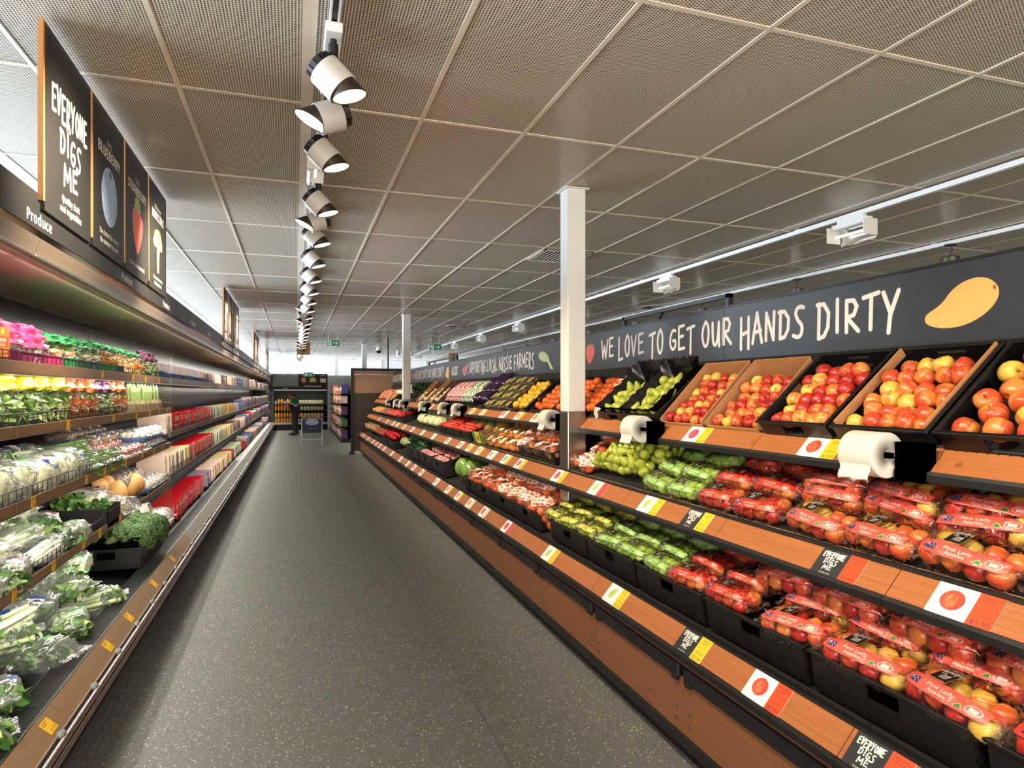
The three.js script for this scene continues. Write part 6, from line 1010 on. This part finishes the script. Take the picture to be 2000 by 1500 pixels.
// ---------- the far end: cabinet, shelving, stand, customer ----------
{
  const z = 30.25, xa = -.95, xb = 1.38, t = thing('chilled_cabinet', 'chilled cabinet across the far end of the aisle with juice and butter', 'fridge', [.2, 0, z]);
  partR('back_panel', bx(xa, xb, 0, 2.5, z + .7, z + .74), MAT.blackMatte, t); for (const x of [xa, xb - .04]) partR('side_panel', bx(x, x + .04, 0, 2.45, z, z + .7), MAT.black, t); partR('corner_panel', bx(-1.74, xa, 0, 2.5, 30.15, 30.2), MAT.black, t); partR('plinth', bx(xa, xb, 0, .28, z - .02, z + .7), MAT.blackMatte, t); partR('front_rail', bx(xa, xb, .26, .36, z - .05, z - .02), M(0xa8a59e, .4, .4), t);
  [.37, .6, .9, 1.17].forEach((y, i) => { partR('shelf', bx(xa, xb, y - .03, y, z, z + .7), MAT.black, t); partR('price_rail', bx(xa, xb, y - .045, y, z - .012, z), M(0x4a4a48, .5), t); });
  const hd = canvasTex(512, 160, (c, w, h) => { c.fillStyle = '#8d9294'; c.fillRect(0, 0, 235, 130); c.fillStyle = '#1d1c1b'; c.fillRect(235, 0, 280, h); c.fillRect(0, 125, w, 40); c.fillStyle = '#e0926a'; c.beginPath(); c.ellipse(285, 60, 24, 28, 0, 0, 7); c.fill(); c.fillStyle = '#e3c66a'; c.fillRect(345, 38, 52, 40); c.fillRect(336, 72, 70, 10); c.fillStyle = '#e8e2b8'; c.fillRect(440, 44, 56, 40); for (const x of [285, 370, 468]) print(c, 'Fresh', x, 16, 16, '#e8e4da', 'sans-serif', 'bold'); print(c, 'Chilled Spreads', 372, 122, 22, '#fff', 'sans-serif', 'bold'); print(c, 'Juice', 120, 144, 18, '#fff', 'sans-serif', 'bold'); });
  partR('header_board', new THREE.BoxGeometry(xb - xa, .72, .03).translate((xa + xb) / 2, 2.16, -z + .04), [MAT.black, MAT.black, MAT.black, MAT.black, M(0xffffff, .5, 0, { map: hd }), MAT.black], t);
  partR('lamp_strip', bx(xa + .05, xb - .05, 1.79, 1.8, z + .02, z + .05), MAT.ledNeutral, t); areaLight('cabinet_lamp', xb - xa - .1, .05, NEUT, L.end, [(xa + xb) / 2, 1.78, -z - .03], [(xa + xb) / 2, .6, -z - .18]);
  areaLight('cabinet_lamp', xb - xa - .1, .05, NEUT, L.end, [(xa + xb) / 2, 1.78, -z + .06], [(xa + xb) / 2, .9, -z - .1]);
  const bt = new THREE.Group(); bt.name = 'juice_bottle'; add('bottle', lathe([[0, 0], [.05, 0], [.055, .02], [.055, .14], [.02, .2], [.02, .22], [0, .22]].map(([r, y]) => [Math.max(r, .0001), y]), 14), M(0xe0921a, .25), bt); add('cap', new THREE.CylinderGeometry(.022, .022, .02, 12).translate(0, .23, 0), M(0x5a8a2c, .5), bt);
  const carton = (name, hex) => { const c = new THREE.Group(); c.name = name; add('carton', new RoundedBoxGeometry(.12, .17, .1, 1, .006).translate(0, .085, 0), M(hex, .4), c); add('carton_label', bx(-.045, .045, .04, .12, -.0505, -.052), M(0xe8e4d8, .5), c); return c; };
  const yl = carton('butter_tub', 0xd0a83a), wh = carton('yoghurt_carton', 0xd2d4d0), gr = carton('spread_tub', 0xb4bf6a), dk = carton('drink_carton', 0x4a4a78);
  [.37, .6, .9].forEach((y, s) => { for (let r = 0; r < 2; r++) for (let i = 0; i < 8; i++) put(bt, 'orange juice bottle on the far cabinet, ' + ['lowest', 'second', 'third'][s] + ' shelf, ' + ord(i + 1) + (r ? ' across behind' : ' across in front'), 'bottle', [xa + .12 + i * .125, y, z + .06 + r * .13], [0, 0, 0], 'juice bottles on the ' + ['lowest', 'second', 'third'][s] + ' shelf'); });
  [[.37, dk], [.6, yl], [.9, yl], [1.17, gr]].forEach(([y, p], s) => { for (let i = 0; i < 8; i++) put(s === 2 && i < 5 ? wh : p, 'small tub or carton on the far cabinet, ' + ['lowest', 'second', 'third', 'top'][s] + ' shelf, ' + ord(i + 1) + ' across', 'tub', [.12 + i * .145, y, z + .07], [0, 0, 0], 'tubs on the ' + ['lowest', 'second', 'third', 'top'][s] + ' shelf of the far cabinet'); });
  for (let i = 0; i < 8; i++) put(i % 3 ? bt : dk, 'bottle on the top shelf of the far cabinet, ' + ord(i + 1) + ' across', 'bottle', [xa + .12 + i * .125, 1.17, z + .07], [0, 0, 0], 'bottles on the top of the far cabinet');
  for (let i = 0; i < 7; i++) { const o = put(wh, 'pale carton on the top shelf of the far cabinet, ' + ord(i + 1) + ' across', 'carton', [.16 + i * .16, 1.345, z + .09], [0, 0, 0], 'pale cartons on the far cabinet'); o.position.y = 1.17; o.position.z -= .12; }
}
{ // tall shelving with packets
  const x = 1.45, z0 = 22.2, z1 = 29.9;
  for (let k = 0; k < 6; k++) { const a = z0 + k * 1.283, b = a + 1.28, t = thing('shelf_unit', 'black shelf unit of colourful packets beyond the end wall, ' + ord(k + 1) + ' along', 'shelving', [x + .25, 0, (a + b) / 2], 'packet shelves'); partR('base', bx(x, x + .5, 0, .14, a, b), MAT.black, t); partR('back_panel', bx(x + .46, x + .5, .14, 2.0, a, b), MAT.black, t); for (const y of [.55, .95, 1.33, 1.66]) { partR('shelf', bx(x, x + .46, y - .02, y, a, b), MAT.black, t); partR('shelf_rail', bx(x - .012, x, y - .035, y, a, b), M(0x9a7a50, .5), t); } partR('upright', bx(x + .44, x + .46, .14, 2.0, a, a + .03), MAT.black, t); }
  const cols = [0xa82a2c, 0x3a5a9a, 0xc9b89a, 0x5a3a7a, 0xb8722c, 0x4a7a4a, 0xc95a6a, 0xd8d2c4], P = cols.map((h) => { const c = new THREE.Group(); c.name = 'food_box'; add('box', new RoundedBoxGeometry(.2, .26, .2, 1, .005).translate(.1, .13, 0), M(h, .5), c); add('print', new THREE.BoxGeometry(.002, .1, .14).translate(-.001, .15, 0), M(h === 0xd8d2c4 ? 0xa83a3a : 0xe2dccc, .5), c); return c; });
  const nm = ['red', 'blue', 'beige', 'purple', 'orange', 'green', 'pink', 'white'];
  ['bottom', 'second', 'third', 'fourth', 'top'].forEach((w, s) => { const y = [.14, .55, .95, 1.33, 1.66][s]; let j = 0; for (let z = z0 + .14; z < z1 - .1; z += .26) { j++; const k = Math.floor(rnd() * 8), o = put(P[k], `small ${nm[k]} packet on the ${w} shelf beyond the end wall, ${ord(j)} along`, 'packet', [x + .02, y, z], [0, rr(-.05, .05), 0], `${nm[k]} packets on the ${w} shelf`); o.scale.set(1, rr(.8, 1.2), rr(.8, 1.15)); } });
}
{ // promotional stand
  const t = thing('promotion_stand', 'white metal stand with a dark blue printed panel standing in the aisle', 'display stand', [.5, 0, 21.6]), w = .31, leg = (x, z) => merge([cyl(.014, .014, [x, .01, z], [x, .86, z], 10), cyl(.018, .018, [x, 0, z], [x, .012, z], 10)]);
  for (const [x, z] of [[-w, -.2], [w, -.2], [-w, .2], [w, .2]]) part('leg', leg(x, z), MAT.white, t); for (const z of [-.2, .2]) part('cross_bar', cyl(.009, .009, [-w, .18, z], [w, .18, z], 8), MAT.white, t); part('cross_bar', cyl(.009, .009, [-w, .18, -.2], [-w, .18, .2], 8), MAT.white, t);
  part('basket', merge([bx(-w, w, .74, .75, -.2, .2), bx(-w, w, .74, .86, -.205, -.2), bx(-w, w, .74, .86, .2, .205), bx(-w - .004, -w, .74, .86, -.2, .2), bx(w, w + .004, .74, .86, -.2, .2)]), MAT.white, t);
  const face = M(0xffffff, .5, 0, { map: canvasTex(256, 160, (c, W, h) => { c.fillStyle = '#16294a'; c.fillRect(0, 0, W, h); c.fillStyle = '#a9c4dc'; c.beginPath(); c.ellipse(128, 34, 88, 38, 0, 0, 7); c.fill(); c.fillStyle = '#16294a'; for (let i = 0; i < 12; i++) { const x = 20 + i * 19, y = 60 + (i * 37 % 22); c.beginPath(); c.moveTo(x, y + 40); c.lineTo(x + 7, y - 18); c.lineTo(x + 16, y + 40); c.fill(); } c.fillStyle = '#7f9cc0'; for (let i = 0; i < 8; i++) c.fillRect(48 + i * 20, 106, 14, 4); }) });
  part('printed_panel', new THREE.BoxGeometry(w * 2 - .03, .44, .006).translate(0, .62, .215), [MAT.black, MAT.black, MAT.black, MAT.black, face, MAT.black], t);
  const pk = ['#b06a4a', '#a8443a', '#c9a07a', '#8a4a6a', '#d0b09a'].map((h) => { const c = new THREE.Group(); c.name = 'snack_bag'; add('bag', hullGeo(hull(.16, .11, .06, 4, {}), 12, 10), M(h, .35), c); return c; });
  for (let i = 0; i < 14; i++) put(pk[i % 5], `${['brown', 'red', 'tan', 'purple', 'cream'][i % 5]} snack bag heaped in the promotional stand, ${ord(i + 1)} from the cabinet side`, 'snack bag', [.5 - .24 + (i % 7) * .08, .83 + (i > 6 ? .05 : 0) + rr(0, .02), 21.5 + (i % 2) * .16], [rr(-.3, .3), rr(0, 6), rr(-.3, .3)], 'snack bags in the promotional stand');
}
{ // the customer, turned away and looking down at a packet
  const J = { hipL: [-.09, .86, 0], hipR: [.09, .86, .02], kneeL: [-.10, .47, -.02], kneeR: [.11, .47, .01], ankL: [-.11, .09, .03], ankR: [.12, .09, .04], toeL: [-.13, .04, -.12], toeR: [.15, .04, -.1], pel: [0, .92, .01], waist: [0, 1.08, .0], chest: [0, 1.28, -.02], shL: [-.17, 1.37, -.02], shR: [.17, 1.37, .0], elL: [-.24, 1.14, -.06], elR: [.22, 1.12, -.08], wrL: [-.14, 1.12, -.27], wrR: [.04, 1.16, -.28], neck: [0, 1.44, -.04], head: [-.01, 1.54, -.075], face: [-.015, 1.515, -.12] };
  const bones = [['hipL', 'kneeL', .088, .06], ['hipR', 'kneeR', .088, .06], ['kneeL', 'ankL', .06, .045], ['kneeR', 'ankR', .06, .045], ['ankL', 'toeL', .045, .036], ['ankR', 'toeR', .045, .036], ['hipL', 'hipR', .1, .1], ['pel', 'waist', .13, .125], ['waist', 'chest', .13, .145], ['shL', 'shR', .075, .075], ['chest', 'shL', .11, .07], ['chest', 'shR', .11, .07], ['shL', 'elL', .06, .046], ['shR', 'elR', .06, .046], ['elL', 'wrL', .045, .031], ['elR', 'wrR', .045, .031], ['chest', 'neck', .09, .055], ['neck', 'head', .052, .06], ['head', 'head', .095, .095], ['face', 'face', .07, .07]];
  const N = 110, SZ = 1.72, mc = new MarchingCubes(N, new THREE.MeshStandardMaterial(), false, false, 60000), sm = .035, half = N / 2;
  const seg = bones.map(([a, b, r0, r1]) => [...J[a], ...J[b], r0, r1]);
  for (let k = 0; k < N; k++) for (let j = 0; j < N; j++) for (let i = 0; i < N; i++) {
    const x = (i - half) / half * SZ / 2, y = (j - half) / half * SZ / 2 + .82, z = (k - half) / half * SZ / 2; let d = 9;
    if (Math.abs(x) < .42 && Math.abs(z) < .45) for (const [ax, ay, az, bx2, by, bz, r0, r1] of seg) { const ux = bx2 - ax, uy = by - ay, uz = bz - az, l = ux * ux + uy * uy + uz * uz, h = l ? Math.max(0, Math.min(1, ((x - ax) * ux + (y - ay) * uy + (z - az) * uz) / l)) : 0, e = Math.hypot(x - ax - ux * h, y - ay - uy * h, z - az - uz * h) - (r0 + (r1 - r0) * h), q = Math.max(sm - Math.abs(d - e), 0) / sm; d = Math.min(d, e) - q * q * sm * .25; }
    mc.field[i + j * N + k * N * N] = -d;
  }
  mc.isolation = 0; mc.update();
  const cnt = mc.count, pos = new Float32Array(cnt * 3), nor = new Float32Array(mc.normalArray.slice(0, cnt * 3)); for (let i = 0; i < cnt; i++) { pos[3 * i] = mc.positionArray[3 * i] * SZ / 2; pos[3 * i + 1] = mc.positionArray[3 * i + 1] * SZ / 2 + .82; pos[3 * i + 2] = mc.positionArray[3 * i + 2] * SZ / 2; }
  const g = new THREE.BufferGeometry(); g.setAttribute('position', new THREE.BufferAttribute(pos, 3)); g.setAttribute('normal', new THREE.BufferAttribute(nor, 3));
  const hand = (w, sx) => { const out = [bumpy(new THREE.SphereGeometry(.036, 12, 8).scale(1, .5, 1.2), .05, 20).translate(w[0], w[1] + .005, w[2] - .035)]; for (let f = 0; f < 4; f++) { const x = w[0] + (f - 1.5) * .018, l = [.05, .058, .055, .042][f]; out.push(new THREE.CapsuleGeometry(.0085, l * .6, 3, 8).rotateX(1.4).translate(x, w[1] + .004, w[2] - .09), new THREE.CapsuleGeometry(.008, l * .5, 3, 8).rotateX(.5).translate(x, w[1] + .022, w[2] - .118)); } out.push(new THREE.CapsuleGeometry(.01, .04, 3, 8).rotateX(1.2).rotateY(sx * .7).translate(w[0] + sx * .042, w[1] + .018, w[2] - .055)); return out; };
  const facep = [new THREE.ConeGeometry(.016, .035, 8).rotateX(-1.9).translate(-.015, 1.515, -.198), new THREE.SphereGeometry(.02, 8, 8).scale(.5, 1, .7).translate(-.105, 1.53, -.075), new THREE.SphereGeometry(.02, 8, 8).scale(.5, 1, .7).translate(.088, 1.53, -.075)];
  const strip = (q) => { const n = q.index ? q.toNonIndexed() : q; n.deleteAttribute('uv'); return n; };
  const body = mergeGeometries([g, ...hand(J.wrL, 1).map(strip), ...hand(J.wrR, -1).map(strip), ...facep.map(strip)]);
  paint(body, (v, o) => { const handz = v.z < -.25 && v.y > 1.0 && v.y < 1.3; if (v.y > 1.435 || handz) o.set('#a8765c'); else if (v.y < .07) o.set('#15130f'); else if (v.y < .96) o.set('#1b202b'); else { const dgl = v.y - .35 * v.x; o.set(dgl > 1.31 ? '#1f6a3a' : dgl > 1.25 ? '#c9cdc6' : '#14161c'); } });
  const t = thing('person', 'person in dark trousers and a dark green top with a pale stripe, looking down', 'person', [-.02, 0, 26.7]); t.rotation.y = 1.9; t.scale.set(1.35, 1, 1.3);
  part('body', body, VC(.75), t);
  part('hair', bumpy(new THREE.SphereGeometry(.101, 20, 14, 0, 6.3, 0, 1.75), .06, 30).rotateX(.5).translate(-.01, 1.555, -.062), M(0x2a1d16, .7), t);
  const h = thing('packet', 'white packet held in the hands of the person', 'packet', [-.33, 1.17, 26.62]); h.rotation.y = 1.9; part('wrapper', new RoundedBoxGeometry(.16, .035, .12, 2, .01), M(0xd2d0c8, .5), h); part('printed_front', bx(-.06, .06, .0178, .019, -.045, .045), M(0x2f7a4a, .5), h);
}

renderer.render(scene, camera);
